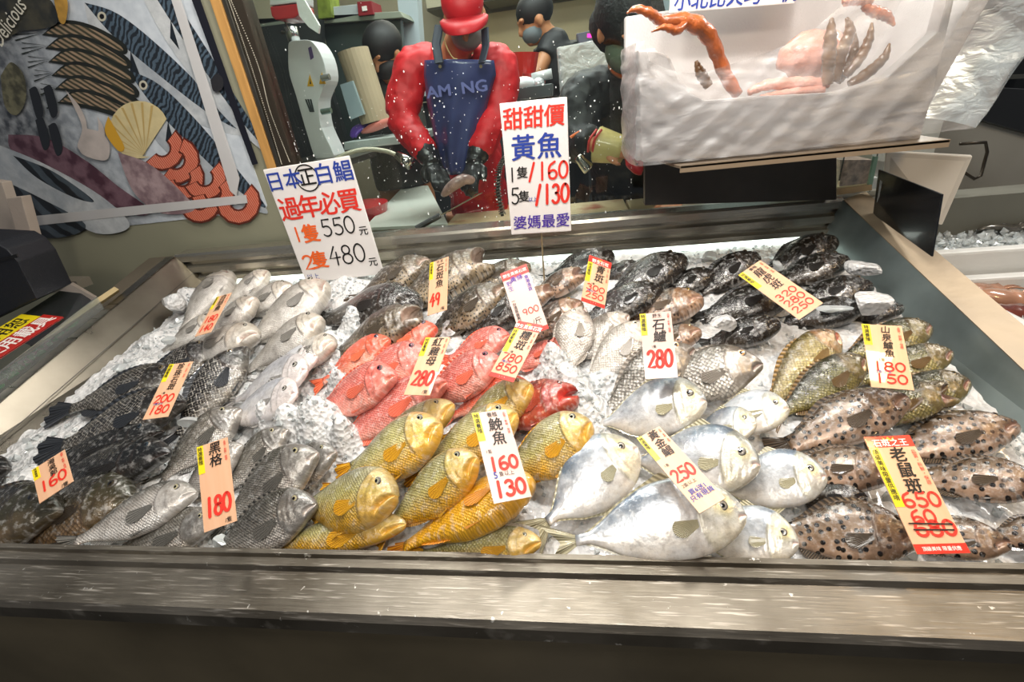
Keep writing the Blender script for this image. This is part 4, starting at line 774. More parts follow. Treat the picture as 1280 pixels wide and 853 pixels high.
# bead chain
m = MB()
c0 = [at(284, -6, YW - .03), at(318, 95, YW - .03), at(352, 205, YW - .03)]; c1 = [at(286, -6, YW - .035), at(322, 80, YW - .035), at(338, 140, YW - .035), at(362, 202, YW - .035)]
for c in (c0, c1):
    for p in spline(c, 95): m.ball(p, .0016, 6, 4)
o = m.build('bead_chain', M('#d6cfbb', .3, .5)); tag(o, 'looped white bead chain of a blind hanging at the left window edge', 'chain', kind='stuff')
# ---------------- poster
g = G('poster_ice'); tc = g.n('TexCoord').outputs['Object']; n1 = g.n('TexNoise', Vector=tc, Scale=6., Detail=8., Roughness=.7).outputs[0]; n2 = g.n('TexNoise', Vector=tc, Scale=40., Detail=4.).outputs[0]
gr = g.n('SeparateXYZ', _0=tc); f = g.ramp(g.math('ADD', g.math('MULTIPLY_ADD', gr.outputs[0], 1.5, 2.45), g.math('MULTIPLY', n1, .5)), [(.15, hexc('#3c4046')), (.75, hexc('#b9c0c6'))])
PICE = g.done(g.n('BsdfPrincipled', Base__Color=g.mix(g.ramp(n2, [(.35, (0, 0, 0, 1)), (.7, (1, 1, 1, 1))]), f, g.mix(.35, f, hexc('#e6eaec'))), Roughness=.35).outputs[0])
def printmat(name, a, b, scale=(1, 1, 1), rot=0., ws=20., dist=2., k=(.4, .6), c=None, kind='WAVE'):
    g = G(name); tc = g.n('TexCoord').outputs['Object']; mp = g.n('Mapping', Vector=tc, Rotation=(0, rot, 0), Scale=scale).outputs[0]
    w = g.n('TexWave', Vector=mp, Scale=ws, Distortion=dist, Detail=3.).outputs[1] if kind == 'WAVE' else g.n('TexNoise', Vector=mp, Scale=ws, Detail=6.).outputs[0]
    col = g.ramp(w, [(k[0], hexc(a)), (k[1], hexc(b))])
    n = g.n('TexNoise', Vector=tc, Scale=26., Detail=9., Roughness=.7).outputs[0]; col = g.mix(g.math('MULTIPLY', n, .85), col, hexc(c or '#2a2e33'))
    return g.done(g.n('BsdfPrincipled', Base__Color=col, Roughness=.35).outputs[0])
po = empty('seafood_poster', (-1.4, YW, 1.2)); tag(po, 'large poster of mackerel, prawns and a scallop shell on the wall at the left', 'poster')
layer = [0]
def pp(pts, mat, name, sm=True, n=40):
    layer[0] += 1; Y = YW - .0024 - layer[0] * .00009
    P = [at(x, y, YW) for x, y in pts]
    if sm: P = spline(P + [P[0]], n)[:-1]
    P = [np.array([p[0], Y, p[2]]) for p in P]; m = MB(); m.prism(P, (0, .00005, 0)); o = m.build(name, mat, po); o.location = -po.location; return o
P0 = [np.array([-2.5, YW - .002, 1.148]), np.array([-.985, YW - .002, 1.165]), np.array([-.972, YW - .002, 1.18]), np.array([-.972, YW - .002, 2.1]), np.array([-2.5, YW - .002, 2.1])]
o = MB().prism(P0, (0, .002, 0)).build('printed_sheet', PICE, po); o.location = -po.location
BACKM = printmat('print_mackerel_back', '#161e26', '#586c7c', rot=-.82, ws=24., dist=9., k=(.35, .65)); BEL = printmat('print_fish_belly', '#b8bec2', '#e2e4e2', ws=9., dist=4., c='#6a7178', kind='N')
def mack(x0, y0, x1, y1, w):
    d = np.array([x1 - x0, y1 - y0], float); L = np.hypot(*d); d /= L; q = np.array([d[1], -d[0]])
    P = lambda t, s: (x0 + d[0] * L * t + q[0] * s * w, y0 + d[1] * L * t + q[1] * s * w + 14 * math.sin(t * 3.1))
    pp([P(0, 0), P(.15, .45), P(.4, .6), (P(.75, .4)), P(1, .1), P(1, -.1), P(.75, -.45), P(.4, -.62), P(.15, -.5)], BEL, 'print_belly')
    pp([P(.0, .02), P(.15, .47), P(.4, .62), P(.75, .42), P(1, .1), P(.8, 0), P(.45, .02), P(.2, -.05)], BACKM, 'print_back')
    pp([P(.10 + .022 * math.cos(a), .10 + .12 * math.sin(a)) for a in np.linspace(0, 5.5, 8)], M('#b9b4a0', .4), 'print_eye'); pp([P(.10 + .012 * math.cos(a), .10 + .065 * math.sin(a)) for a in np.linspace(0, 5.5, 8)], M('#101012', .4), 'print_pupil')
    pp([P(.3, -.0), P(.42, -.35), P(.36, -.42)], M('#1c2228', .4), 'print_fin', False)
mack(106, 4, 300, 165, 46); mack(160, 88, 330, 262, 44); mack(165, -60, 330, 185, 30)
DKO = M('#1e211c', .5, var=.3, vscale=30); DKR = M('#5e2416', .5)
SHR = printmat('print_raw_prawn', '#33302a', '#b3957a', rot=.9, ws=24., dist=1.5, c='#4a4a34')
for k in range(6):
    y = 34 + k * 17; pp([(54 + 4 * k, y + 10), (80 + 4 * k, y - 8), (117 + 5 * k, y - 2 + k), (156 + 5 * k, y + 20 + k), (156 + 5 * k, y + 34 + k), (113 + 5 * k, y + 19 + k), (80 + 4 * k, y + 14)], DKO, 'print_prawn_outline'); pp([(58 + 4 * k, y + 8), (80 + 4 * k, y - 4), (115 + 5 * k, y + 2 + k), (150 + 5 * k, y + 22 + k), (152 + 5 * k, y + 30 + k), (115 + 5 * k, y + 14 + k), (80 + 4 * k, y + 10)], SHR, 'print_prawn')  # each raw prawn is printed over a larger dark outline
    for j in range(3): pp([(60 + 4 * k, y + 6), (20 + 8 * k, y + 2 + 7 * j), (22 + 8 * k, y + 3.2 + 7 * j)], M('#20261e', .5), 'print_feeler', False)
g = G('print_scallop'); SCM = M('#cbbb8c', .45, var=.12, vscale=30)
fan = [(180, 195)] + [(176 + 37 * math.cos(a) * 1.0, 162 + 36 * math.sin(a)) for a in np.linspace(1.2, 5.9, 20)]
pp(fan, SCM, 'print_scallop', False)
for a in np.linspace(2.2, 5.2, 9):
    e = (176 + 35 * math.cos(a), 162 + 34 * math.sin(a)); pp([(184, 194), (e[0] - 1.6, e[1]), (e[0] + 1.6, e[1])], M('#b59a5e', .5), 'print_rib', False)
pp([(138, 145), (134, 165), (150, 188), (158, 184), (146, 160)], M('#c9982a', .5), 'print_shell_rim')
CKP = printmat('print_cooked_prawn', '#b4472a', '#e0a088', rot=.3, ws=45., dist=2., c='#b4482c')
def prawn(cx, cy, r, a0, a1):
    A = np.linspace(a0 - .05, a1 + .05, 9); pp([(cx + (r + 2.5) * math.cos(a), cy + (r + 2.5) * math.sin(a)) for a in A] + [(cx + r * .36 * math.cos(a), cy + r * .36 * math.sin(a)) for a in A[::-1]], DKR, 'print_prawn_edge', False)
    A = np.linspace(a0, a1, 9); o_ = [(cx + r * math.cos(a), cy + r * math.sin(a)) for a in A]; i_ = [(cx + r * .45 * math.cos(a), cy + r * .45 * math.sin(a)) for a in A[::-1]]; pp(o_ + i_, CKP, 'print_cooked_prawn', False)
for c in [(205, 185, 26, -.9, 2.4), (222, 200, 28, -1.2, 2.2), (230, 222, 26, -.6, 2.9), (258, 222, 26, -.8, 2.7), (268, 240, 26, -.7, 2.9), (252, 252, 24, 0, 3.), (300, 252, 26, -.9, 3.)]: prawn(*c)
SQ = printmat('print_squid', '#4a2834', '#8d6a74', ws=26., kind='N', c='#3c2630')
pp([(14, 168), (60, 172), (110, 200), (150, 232), (190, 262), (170, 268), (120, 244), (70, 214), (20, 190)], SQ, 'print_squid')
pp([(150, 190), (190, 205), (230, 240), (245, 262), (205, 266), (170, 240)], printmat('print_squid_pale', '#8a7276', '#c0a8a8', ws=30., kind='N', c='#5a4448'), 'print_squid')
TENT = M('#b9aea6', .4, var=.2, vscale=20)
for pts in [[(85, 112), (104, 135), (112, 160), (106, 186), (100, 182), (106, 160), (98, 138)], [(125, 145), (134, 165), (130, 190), (118, 188), (126, 165)], [(108, 160), (128, 165), (140, 180), (135, 200), (104, 190)]]: pp(pts, TENT, 'print_tentacle')
DK = printmat('print_dark_fish', '#14181c', '#55616a', rot=.6, ws=6., dist=6., c='#1a1e22')
pp([(0, 180), (60, 205), (130, 245), (165, 282), (120, 290), (60, 250), (0, 230)], BEL, 'print_belly'); pp([(0, 222), (50, 245), (110, 280), (80, 296), (30, 292), (0, 270)], DK, 'print_dark_fish'); pp([(20, 194), (70, 214), (120, 250), (95, 246), (50, 222)], DK, 'print_dark_fish')
pp([(5, 95), (18, 78), (34, 95), (36, 125), (24, 144), (10, 132)], printmat('print_oyster', '#4a4838', '#8a8668', ws=40., kind='N', c='#3a382c'), 'print_oyster')
for x, y in [(48, 130), (66, 128), (56, 168), (72, 175)]: pp([(x - 8, y - 18), (x + 2, y - 20), (x + 10, y + 10), (x + 2, y + 18)], M('#16181c', .3, coat=.5), 'print_mussel')
pp([(70, -8), (88, 0), (86, 28), (78, 26)], M('#b58a3c', .5, var=.3, vscale=40), 'print_claw')
pp([(0, -5), (60, -5), (75, 30), (30, 40), (0, 50)], printmat('print_dark', '#25261f', '#55503c', ws=20., kind='N'), 'print_shadowy_shellfish')
TAPE = glassmat('frosted_tape', haze=.62, hazecol=(.78, .76, .74, 1))
for pts in ([(216, -5), (228, -5), (302, 222), (298, 245), (290, 238)], [(40, 270), (310, 243), (312, 253), (42, 282)]): pp(pts, TAPE, 'tape_strip', False)
pp([(241, -5), (252, -5), (325, 204), (318, 206)], M('#15161f', .4), 'dark_edge_strip', False)
pp([(266, 100), (274, 92), (282, 100), (280, 112), (270, 114)], M('#1c1c20', .6), 'torn_spot')
c0_ = at(-30, 92, YW); o = text('n Delicious', 0, 0, .052, M('#d9d4c2', .5), po, align='LEFT', z=0, name='poster_lettering', bold=.004, sx=.85)
o.rotation_euler = (math.pi / 2, -math.radians(28.5), 0); p_ = at(-4, 64, YW) - np.array(po.location); o.location = (p_[0], -.0150, p_[2])
# ---------------- things in the workroom
def thing(name, label, cat, loc, group=None):
    e = empty(name, loc); tag(e, label, cat, group); return e
def add(root, m, name, mat, bevel=0, smooth=False):
    o = m.build(name, mat, root, smooth, bevel); o.location = -Vector(root.location); return o
def single(m, name, mat, label, cat, bevel=0, smooth=False, group=None, kind=None):
    o = m.build(name, mat, None, smooth, bevel); return tag(o, label, cat, group, kind)
t = thing('work_table', 'steel work table with a raised back ledge right behind the glass', 'table', (-.3, 1.9, 0))
add(t, MB().box((-1.2, 1.52, .90), (1.0, 1.98, .93)), 'table_top', STEEL2, .003)
add(t, MB().box((-1.2, 1.52, .93), (1.0, 1.545, 1.035)), 'upstand', M('#c9c6bc', .3, .8, var=.1))
for x in (-1.1, .9):
    for y in (1.6, 1.95): add(t, MB().box((x - .02, y - .02, 0), (x + .02, y + .02, .90)), 'leg', STEEL2)
g = G('cutting_board'); tc = g.n('TexCoord').outputs['Object']; n1 = g.n('TexNoise', Vector=tc, Scale=7., Detail=5.).outputs[0]; n2 = g.n('TexNoise', Vector=tc, Scale=22., Detail=5.).outputs[0]
CB = g.done(g.n('BsdfPrincipled', Base__Color=g.mix(g.ramp(n1, [(.56, (0, 0, 0, 1)), (.68, (1, 1, 1, 1))]), g.mix(n2, hexc('#cfb88a'), hexc('#e2d3ae')), hexc('#a5604c')), Roughness=.35, Coat__Weight=.3).outputs[0])
single(MB().box((-.50, 1.56, .955), (.20, 1.96, .985)), 'cutting_board', CB, 'cream cutting board stained with blood under the workers hands', 'cutting board', .004)
single(MB().box((.21, 1.56, .955), (.9, 1.96, .98)), 'cutting_board', CB, 'second cream cutting board behind the foam box stand', 'cutting board', .004)
single(MB().prism([onz(455, 285, .99), onz(560, 280, .99), onz(535, 232, .99), onz(505, 232, .99)], (0, 0, -.012)), 'plastic_board', M('#c9cdc4', .4), 'pale grey plastic board left of the cleaned fish', 'board')
t = thing('red_basin', 'red plastic basin at the left of the work table', 'basin', onz(450, 280, .95))
p = onz(455, 278, .95); add(t, MB().tube([(p[0] - .03, p[1], .93), (p[0] - .03, p[1], 1.03)], [.13, .16], 24), 'bowl', M('#b81c28', .35, coat=.4), smooth=False)
p = onz(380, 300, 1.0)
# cleaned fish and knife
fp = at(572, 232, 1.80)
m = MB(); pts = spline([fp + [-.06, 0, -.03], fp + [-.02, -.01, .0], fp + [.03, 0, .02], fp + [.07, .03, .0]], 12); m.tube(pts, [(.012 + .022 * math.sin(math.pi * min(1, i / 11 + .1)), .010 + .012 * math.sin(math.pi * i / 11)) for i in range(12)], 12)
single(m, 'gutted_fish', M('#b9958c', .3, coat=1, var=.5, vscale=30), 'half cleaned fish held in black gloves', 'fish', smooth=True)
kb = at(598, 243, 1.78); ke = at(520, 286, 1.66)
t = thing('fillet_knife', 'long kitchen knife lying across the pale board', 'knife', kb)
d = (ke - kb); up = np.array([0, 0, 1.])
add(t, MB().prism([kb, kb + d * .62 + [0, 0, 0], kb + d * .62 + [.012, .014, 0], kb + [.014, .02, 0]], (0, 0, .002)), 'blade', M('#a5a6a4', .2, 1)); add(t, MB().tube([kb + d * .62, ke], .011, 8), 'handle', M('#2a2a2a', .5))
# spray hose
t = thing('spray_hose', 'arched braided hose with chrome spray head over the work table', 'tap', at(440, 215, 1.62))
add(t, MB().tube(spline([at(405, 215, 1.60), at(425, 196, 1.62), at(455, 187, 1.64), at(482, 189, 1.64), at(497, 195, 1.63)], 20), .0075, 10), 'hose', M('#c9c4ae', .3, .6, bump=.8, bscale=300), smooth=True)
add(t, MB().tube(spline([at(405, 215, 1.60), at(396, 240, 1.60), at(396, 260, 1.60), [at(396, 260, 1.60)[0], 1.60, .931]], 12), .0075, 10), 'riser', M('#c9c4ae', .3, .6), smooth=True); add(t, MB().tube([at(496, 194, 1.63), at(506, 200, 1.62), at(513, 205, 1.61)], [.013, .019, .021], 14), 'spray_head', M('#cfcac0', .15, 1), smooth=True)
t = thing('coiled_hose', 'steel spring hose standing left of the 160 and 130 board', 'tap', at(626, 250, 1.6))
pts = []
for k, p in enumerate(spline([at(628, 268, 1.6), at(622, 240, 1.6), at(624, 212, 1.6), at(632, 196, 1.6)], 160)): pts.append(p + np.array([.011 * math.cos(k * .9), .011 * math.sin(k * .9), 0]))
add(t, MB().tube(pts, .002, 5), 'spring', STEEL2, smooth=True); add(t, MB().tube([at(628, 270, 1.6), at(622, 240, 1.6), at(624, 212, 1.6), at(632, 196, 1.6)], .006, 8), 'inner_tube', M('#3c3a36', .5))
single(MB().tube(spline([at(722, 195, 1.62), at(728, 203, 1.62), at(736, 212, 1.62)], 6), [.012, .016, .016, .018, .02, .02], 12), 'spray_nozzle', M('#b9b6ac', .15, 1), 'chrome spray head right of the 160 and 130 board', 'tap', smooth=True)
# bone saw
SY = 2.15; t = thing('bone_saw', 'tall white bone saw machine with yellow warning triangles', 'saw', at(390, 195, SY))
WH = M('#d4d8d8', .35, coat=.3, var=.05)
def pl(pts, Y, th): return MB().prism([at(x, y, Y) for x, y in pts], (0, th, 0))
hs = spline([at(x, y, SY) for x, y in [(360, 60), (362, 52), (375, 50), (390, 52), (403, 72), (408, 98), (402, 115), (398, 130), (402, 160), (418, 198), (396, 200), (383, 165), (370, 120), (361, 90), (360, 60)]], 50)[:-1]
m = MB(); m.prism(hs, (0, .12, 0)); add(t, m, 'housing', WH, .004)
for px, py in ((388, 100), (403, 97)):
    add(t, pl([(px - 4, py + 8), (px + 4, py + 8), (px - 1, py - 7)], SY - .003, .002), 'warning_triangle', M('#d9a820', .5)); add(t, pl([(px - 1, py + 5), (px + 1, py + 5), (px - .5, py - 2)], SY - .005, .001), 'warning_mark', INK['black'])
add(t, MB().tube([at(368, 52, SY + .05), at(363, 34, SY + .05)], .026, 14), 'tension_knob', M('#b9bab8', .2, .9), smooth=True); add(t, MB().tube([at(352, 40, SY + .05), at(366, 42, SY + .05)], .005, 8), 'knob_bar', STEEL2)
add(t, pl([(385, 60), (389, 58), (392, 72), (388, 75)], SY - .003, .002), 'violet_badge', M('#5a4878', .5)); add(t, MB().tube([at(402, 98, SY - .03), at(412, 96, SY - .03)], .012, 10), 'latch', M('#b0b4b4', .2, .8)); add(t, MB().tube([at(402, 140, SY - .02), at(414, 138, SY - .02)], .012, 10), 'latch', M('#8fa5a0', .2, .8))
for i in range(3): add(t, pl([(381 + 3 * i, 124), (383 + 3 * i, 124), (389 + 2 * i, 140), (387 + 2 * i, 140)], SY - .003, .002), 'printed_mark', M('#3c4444', .5))
add(t, pl([(360, 202), (440, 198), (440, 206), (360, 212)], SY - .08, .3), 'saw_table', STEEL2)
# paper roll, tablet, shelves
t = thing('paper_roll', 'tall roll of brown wrapping paper behind the bone saw', 'paper roll', at(460, 150, 2.5)); add(t, MB().tube([at(470, 152, 2.5), at(441, 63, 2.5)], .075, 24), 'roll', M('#a5967a', .6, var=.1)); add(t, MB().tube([at(472, 158, 2.5), at(440, 60, 2.5)], .02, 12), 'core', M('#6a5c48', .7))
single(pl([(425, 106), (440, 101), (455, 143), (438, 150)], 2.4, .02), 'acrylic_divider', M('#8fa3a8', .2, coat=1), 'grey blue plastic sheet leaning by the paper roll', 'sheet')
t = thing('wall_shelf', 'long shelf with boxes high on the left behind the bone saw', 'shelf', at(400, 30, 3.0)); add(t, pl([(292, 24), (500, 14), (505, 22), (296, 38)], 3.0, .35), 'board', M('#8a9080', .5), .004)
add(t, pl([(292, -40), (345, -40), (352, 26), (296, 34)], 3.0, .3), 'cabinet_box', M('#b9b296', .6))
single(pl([(402, 10), (455, 4), (458, 18), (408, 27)], 3.0, .2), 'carton', M('#b9bfc0', .6), 'flat white carton on the high shelf', 'box', .004)
t = thing('small_carton', 'small dark red carton with a white square on the high shelf', 'box', at(457, 18, 2.98)); add(t, pl([(446, 2), (464, 1), (467, 18), (448, 20)], 2.98, .15), 'carton', M('#8a1c24', .5), .003); add(t, pl([(452, 8), (458, 7), (459, 13), (453, 14)], 2.975, .004), 'label_patch', INK['white'])
single(pl([(395, -8), (412, -8), (415, 22), (398, 24)], 2.97, .12), 'green_packet', M('#8a9a3c', .5, var=.4, vscale=20), 'green and yellow packet on the high shelf', 'packet', .004)
t = thing('hanging_scale', 'round scale with a red tray hanging at the top left behind the glass', 'scale', at(355, 15, 1.9)); add(t, pl([(337, 8), (372, 4), (374, 18), (366, 23), (344, 25), (339, 20)], 1.9, .12), 'red_tray', M('#b4252c', .35, coat=.5), .006); add(t, MB().tube([at(355, 25, 1.95), at(362, 38, 1.95)], .003, 6), 'hook', STEEL2); add(t, pl([(336, -14), (371, -16), (372, 3), (337, 7)], 1.9, .12), 'dial_box', M('#c9cccc', .4), .004)
m = MB(); 
q = [(370, 0), (378, -4), (399, 32), (398, 42), (386, 34), (374, 20)]; single(pl(q, 1.88, .012), 'plastic_bag', M('#d4d8d6', .25, coat=.6, bump=.8, bscale=50), 'white plastic bag hanging beside the red scale tray', 'bag')
single(pl([(290, 38), (400, 24), (402, 60), (412, 110), (440, 200), (330, 215)], 2.9, .05), 'equipment_cabinet', M('#2c2f2e', .5, var=.4), 'dark equipment cabinet behind the bone saw', 'cabinet')
single(pl([(402, 24), (500, 15), (510, 170), (430, 180)], 3.05, .05), 'tall_fridge', M('#3a4440', .35, coat=.4, var=.15), 'dark green fridge front behind the paper roll', 'fridge', .004)
single(pl([(495, -20), (520, -20), (530, 120), (508, 125)], 3.2, .1), 'white_pillar', M('#b9c6cc', .5), 'pale blue-white pillar behind the red worker', 'pillar')
t = thing('cutting_bench', 'bench with pale boards where the worker in dark clothes cuts fish', 'bench', at(470, 175, 2.6))
add(t, pl([(430, 178), (520, 168), (520, 178), (430, 188)], 2.35, .5), 'bench_top', M('#a9b4b0', .35), .003)
single(MB().tube(spline([at(452, 166, 2.45), at(475, 156, 2.45), at(500, 148, 2.45)], 8), [.006, .014, .02, .022, .02, .018, .012, .006], 10), 'fish_fillet', M('#c9776a', .35, coat=.6), 'long pink fish fillet on the pale bench', 'fish', smooth=True)
# rear cabinets and kitchen
t = thing('wall_cabinet', 'row of beige wall cabinets across the top of the workroom', 'cabinet', at(640, 20, 4.1))
for i in range(7):
    x0 = -1.0 + i * .42; add(t, MB().box((x0, 4.05, 2.02), (x0 + .41, 4.4, 2.75)), 'cabinet_body', M('#8f8d7c', .5, var=.06), .004); dr = add(t, MB().box((x0 + .01, 4.03, 2.03), (x0 + .4, 4.05, 2.74)), 'door', M('#a19e8a', .45, var=.06), .003); MB().box((x0 + .18, 4.012, 2.05), (x0 + .24, 4.03, 2.06)).build('handle', STEEL2, dr)
t = thing('rear_sink_counter', 'dark stone counter with a sink along the rear wall', 'counter', (.0, 4.0, 0))
add(t, MB().box((-1.2, 3.75, 1.44), (.9, 4.44, 1.47)), 'counter_top', M('#23262a', .25, coat=.5), .003); add(t, MB().box((-1.2, 3.8, 0), (.9, 4.44, 1.43)), 'base_unit', M('#34373a', .5))
single(MB().box((-.9, 4.425, 1.48), (.35, 4.44, 2.0)), 'tiled_backsplash', M('#e6cf9c', .35, emit=.0, var=.05), 'warm cream splash panel above the rear counter', 'panel')
single(MB().tube(spline([(.18, 4.2, 1.47), (.18, 4.2, 1.62), (.2, 4.15, 1.66), (.24, 4.12, 1.63)], 10), .009, 8), 'tap', STEEL2, 'thin curved tap at the rear sink', 'tap', smooth=True)
t = thing('wrapped_scale_stand', 'tall box wrapped in clear plastic behind the crouching worker', 'box', (0, 2.7, 0))
q = [(700, 62), (752, 52), (800, 60), (800, 150), (706, 140)]; add(t, pl(q, 2.75, .35), 'carton', M('#a79f8a', .5, var=.1), .006); add(t, pl([(x + (x - 745) * .10, y + (y - 90) * .10) for x, y in q], 2.70, .44), 'plastic_wrap', glassmat('wrap', haze=.4, bump=.9, bscale=14., rough=.15), .01)
t = thing('digital_scale', 'dark digital scale with a pink light on the wrapped box', 'scale', at(745, 45, 2.8)); add(t, pl([(720, 42), (748, 36), (756, 50), (724, 54)], 2.8, .2), 'scale_body', M('#4a4a58', .35, coat=.5), .005); add(t, pl([(734, 42), (740, 42), (740, 47), (734, 47)], 2.795, .003), 'pink_light', M('#e0208a', .4, emit=2.))
single(MB().tube([at(655, 96, 2.7), at(655, 66, 2.7)], [.055, .075], 20), 'red_bucket', M('#b8281e', .35, coat=.4), 'red bucket right of the worker in the red jacket', 'bucket')
single(MB().tube([at(668, 110, 2.6), at(668, 92, 2.6)], [.05, .06], 16), 'red_bucket', M('#a8241e', .35, coat=.4), 'second red bucket lower, by the white bags', 'bucket')
m = MB(); m.ball(at(654, 106, 2.5), (.06, .05, .035), 14, 8); single(m, 'white_bag', M('#cfd2d4', .3, bump=.8, bscale=40), 'crumpled white bag below the red bucket', 'bag', smooth=True)
m = MB(); m.ball(at(673, 105, 2.5), (.03, .03, .028), 12, 8); single(m, 'foil_ball', M('#c4c8ca', .25, .5), 'small silvery round bowl beside the white bag', 'bowl', smooth=True)
m = MB(); m.ball(at(640, 110, 2.5), (.03, .03, .02), 10, 6); single(m, 'yellow_sponge', M('#e0d81c', .6), 'yellow sponge next to the white bag', 'sponge', smooth=True)
single(pl([(636, 112), (690, 104), (690, 120), (636, 128)], 2.45, .4), 'side_bench', M('#5a5f60', .3, .6), 'steel side bench carrying the white bag', 'bench', .003)
single(MB().tube([at(665, 98, 2.55), at(690, 92, 2.55)], .022, 12), 'white_pipe', M('#b9bcbc', .4), 'pale plastic pipe beside the background worker', 'pipe', smooth=True)
m = MB(); m.box((.42, 3.2, 1.7), (.46, 3.22, 2.3)); m.box((.66, 3.2, 1.7), (.69, 3.22, 2.3)); m.box((.42, 3.2, 1.95), (1.1, 3.22, 1.97)); single(m, 'glass_partition_frame', M('#c9d0d2', .3, .4), 'thin metal partition frame behind the foam box', 'frame')
single(MB().box((.3, 3.6, 1.4), (1.4, 3.65, 2.4)), 'bright_panel', M('#9fb0b6', .4), 'pale blue panel behind the second worker', 'panel')
# ================================================================ right side: foam box with crab, stand, boxes; left side: acrylic box
FOAM = M('#c6c1be', .55, bump=.25, bscale=220, coat=.15)
YB = 1.12                                        # front face of the foam box
bx = thing('foam_box', 'big white foam box cut low at the front, on the steel stand', 'box', at(960, 200, YB))
def add2(root, m, name, mat, bevel=0, smooth=False): return add(root, m, name, mat, bevel, smooth)
fr = [(803, 203), (1148, 182), (1166, 120), (1196, -12), (1186, -12), (1172, 40), (1110, 96), (1060, 112), (1040, 116), (960, 120), (880, 126), (866, 118), (850, 100), (836, 70), (818, 62), (797, 62)]
add2(bx, MB().prism([at(x, y, YB) for x, y in fr], (0, .035, 0)), 'front_wall', FOAM, .004)
pb = at(803, 203, YB); pr = at(1148, 182, YB); zb_ = pb[2]; DPT = .27; zt_ = at(797, 62, YB)[2]
add2(bx, MB().box((pb[0] - .01, YB + .03, zb_ - .0), (pr[0] + .01, YB + DPT, zb_ + .03)), 'bottom', FOAM, .004)
add2(bx, MB().prism([(pb[0], YB + .03, zb_), (pb[0], YB + DPT, zb_), (pb[0] - .012, YB + DPT, zt_ + .0), (pb[0] - .012, YB + .03, zt_)], (.04, 0, 0)), 'left_wall', FOAM, .004)
add2(bx, MB().prism([(pr[0] - .03, YB + .03, zb_), (pr[0] - .03, YB + DPT, zb_), (pr[0] + .06, YB + DPT, zt_ + .08), (pr[0] + .06, YB + .03, zt_ + .08)], (.035, 0, 0)), 'right_wall', FOAM, .004)
add2(bx, MB().box((pb[0] - .01, YB + DPT - .005, zb_), (pr[0] + .08, YB + DPT + .03, zt_ + .085)), 'back_wall', FOAM, .004)
# plastic bag around the box: a wrinkled shell of its own
def lerp(a, b, t): return a + (b - a) * t
BX0, BX1 = pb[0] - .010, pr[0] + .085
nU, nV = 150, 46; V = []
for i in range(nU):
    u = i / (nU - 1)                         # goes round: left side, front, right side
    if u < .2: s = u / .2; x = BX0 - .01 * math.sin(s * 3.1); y = lerp(YB + DPT + .02, YB - .012, s)
    elif u < .82: s = (u - .2) / .62; x = lerp(BX0, BX1, s); y = YB - .014 - .01 * math.sin(s * 3.14)
    else: s = (u - .82) / .18; x = BX1 + .05 * math.sin(s * 2.2); y = lerp(YB - .012, YB + DPT + .03, s)
    sf = np.clip((x - BX0) / (BX1 - BX0), 0, 1)
    for j in range(nV):
        v = j / (nV - 1); zlo = lerp(zb_ - .006, zb_ + .004, sf); zhi = lerp(zt_ + .012, zt_ + .14, sf ** 1.2)
        if .22 < u < .8: zhi = zhi - .085 * math.exp(-((sf - .3) / .28) ** 4)
        z = lerp(zlo, zhi, v); bul = .03 * math.sin(v * 3.1) * sf
        w = .0035 * abs(math.sin(sf * 30 + v * 14 + 2 * math.sin(v * 7))) * (.3 + v * .7) - .004 * abs(math.sin(sf * 19 - v * 11 + u * 20)) ** .7 + .007 * (float(vnoise(np.array(sf * 9 + 3 + u), np.array(v * 5 + 2), 1.5, 21)) - .5)
        V.append((x + (BX1 + .0 <= x) * w + sf ** 6 * bul * 1.8 - (1 - sf) ** 12 * (w + .008), y - w - .004, z))
F = [(i * nV + j, (i + 1) * nV + j, (i + 1) * nV + j + 1, i * nV + j + 1) for i in range(nU - 1) for j in range(nV - 1)]
o = mesh('plastic_bag', V, F, BAG, None, True); tag(o, 'clear crinkled plastic bag pulled over the big foam box', 'bag')
# king crab in the box
CR = M('#b05a2a', .3, coat=.8, bump=.9, bscale=90, var=.6, vscale=25); CRB = M('#75502a', .3, coat=.8, bump=.7, bscale=90, var=.35, vscale=20); CRP = M('#dfa08c', .35, coat=.6, bump=.8, bscale=120, var=.25, vscale=30)
t = thing('king_crab', 'orange-brown king crab with bent legs lying inside the foam box', 'crab', at(1020, 90, YB + .12))
def leg(pts, rs, mat, name='leg'):
    P = spline([at(x, y, Y) for x, y, Y in pts], 22); R = np.interp(np.linspace(0, 1, 22), np.linspace(0, 1, len(rs)), rs)
    R = R * .82 * (1 + .10 * np.sin(np.arange(22) * 2.1)); add(t, MB().tube(P, list(R), 10), name, mat, smooth=True)
leg([(783, 17, 1.10), (795, 11, 1.10), (812, 16, 1.10), (822, 24, 1.11), (832, 30, 1.12)], [.001, .008, .011, .012, .008], CR, 'claw_tip')
leg([(814, 40, 1.08), (830, 34, 1.09), (846, 38, 1.10), (856, 30, 1.12)], [.001, .007, .011, .008], CR, 'claw_tip')
leg([(828, 28, 1.12), (850, 26, 1.13), (872, 32, 1.14), (888, 48, 1.15), (898, 72, 1.17), (908, 96, 1.18), (922, 118, 1.19)], [.012, .018, .020, .019, .017, .017, .014], CR)
leg([(870, 76, 1.2), (876, 92, 1.2), (886, 108, 1.2)], [.004, .014, .012], CRB)
leg([(1040, 22, 1.17), (1038, 45, 1.17), (1036, 75, 1.17), (1034, 106, 1.17)], [.003, .014, .016, .013], CRB)
leg([(1058, 22, 1.20), (1062, 40, 1.2), (1050, 70, 1.2), (1044, 102, 1.2)], [.003, .013, .015, .012], CRB)
leg([(1068, 40, 1.23), (1068, 65, 1.23), (1060, 85, 1.23), (1046, 102, 1.23)], [.003, .012, .014, .012], CRB)
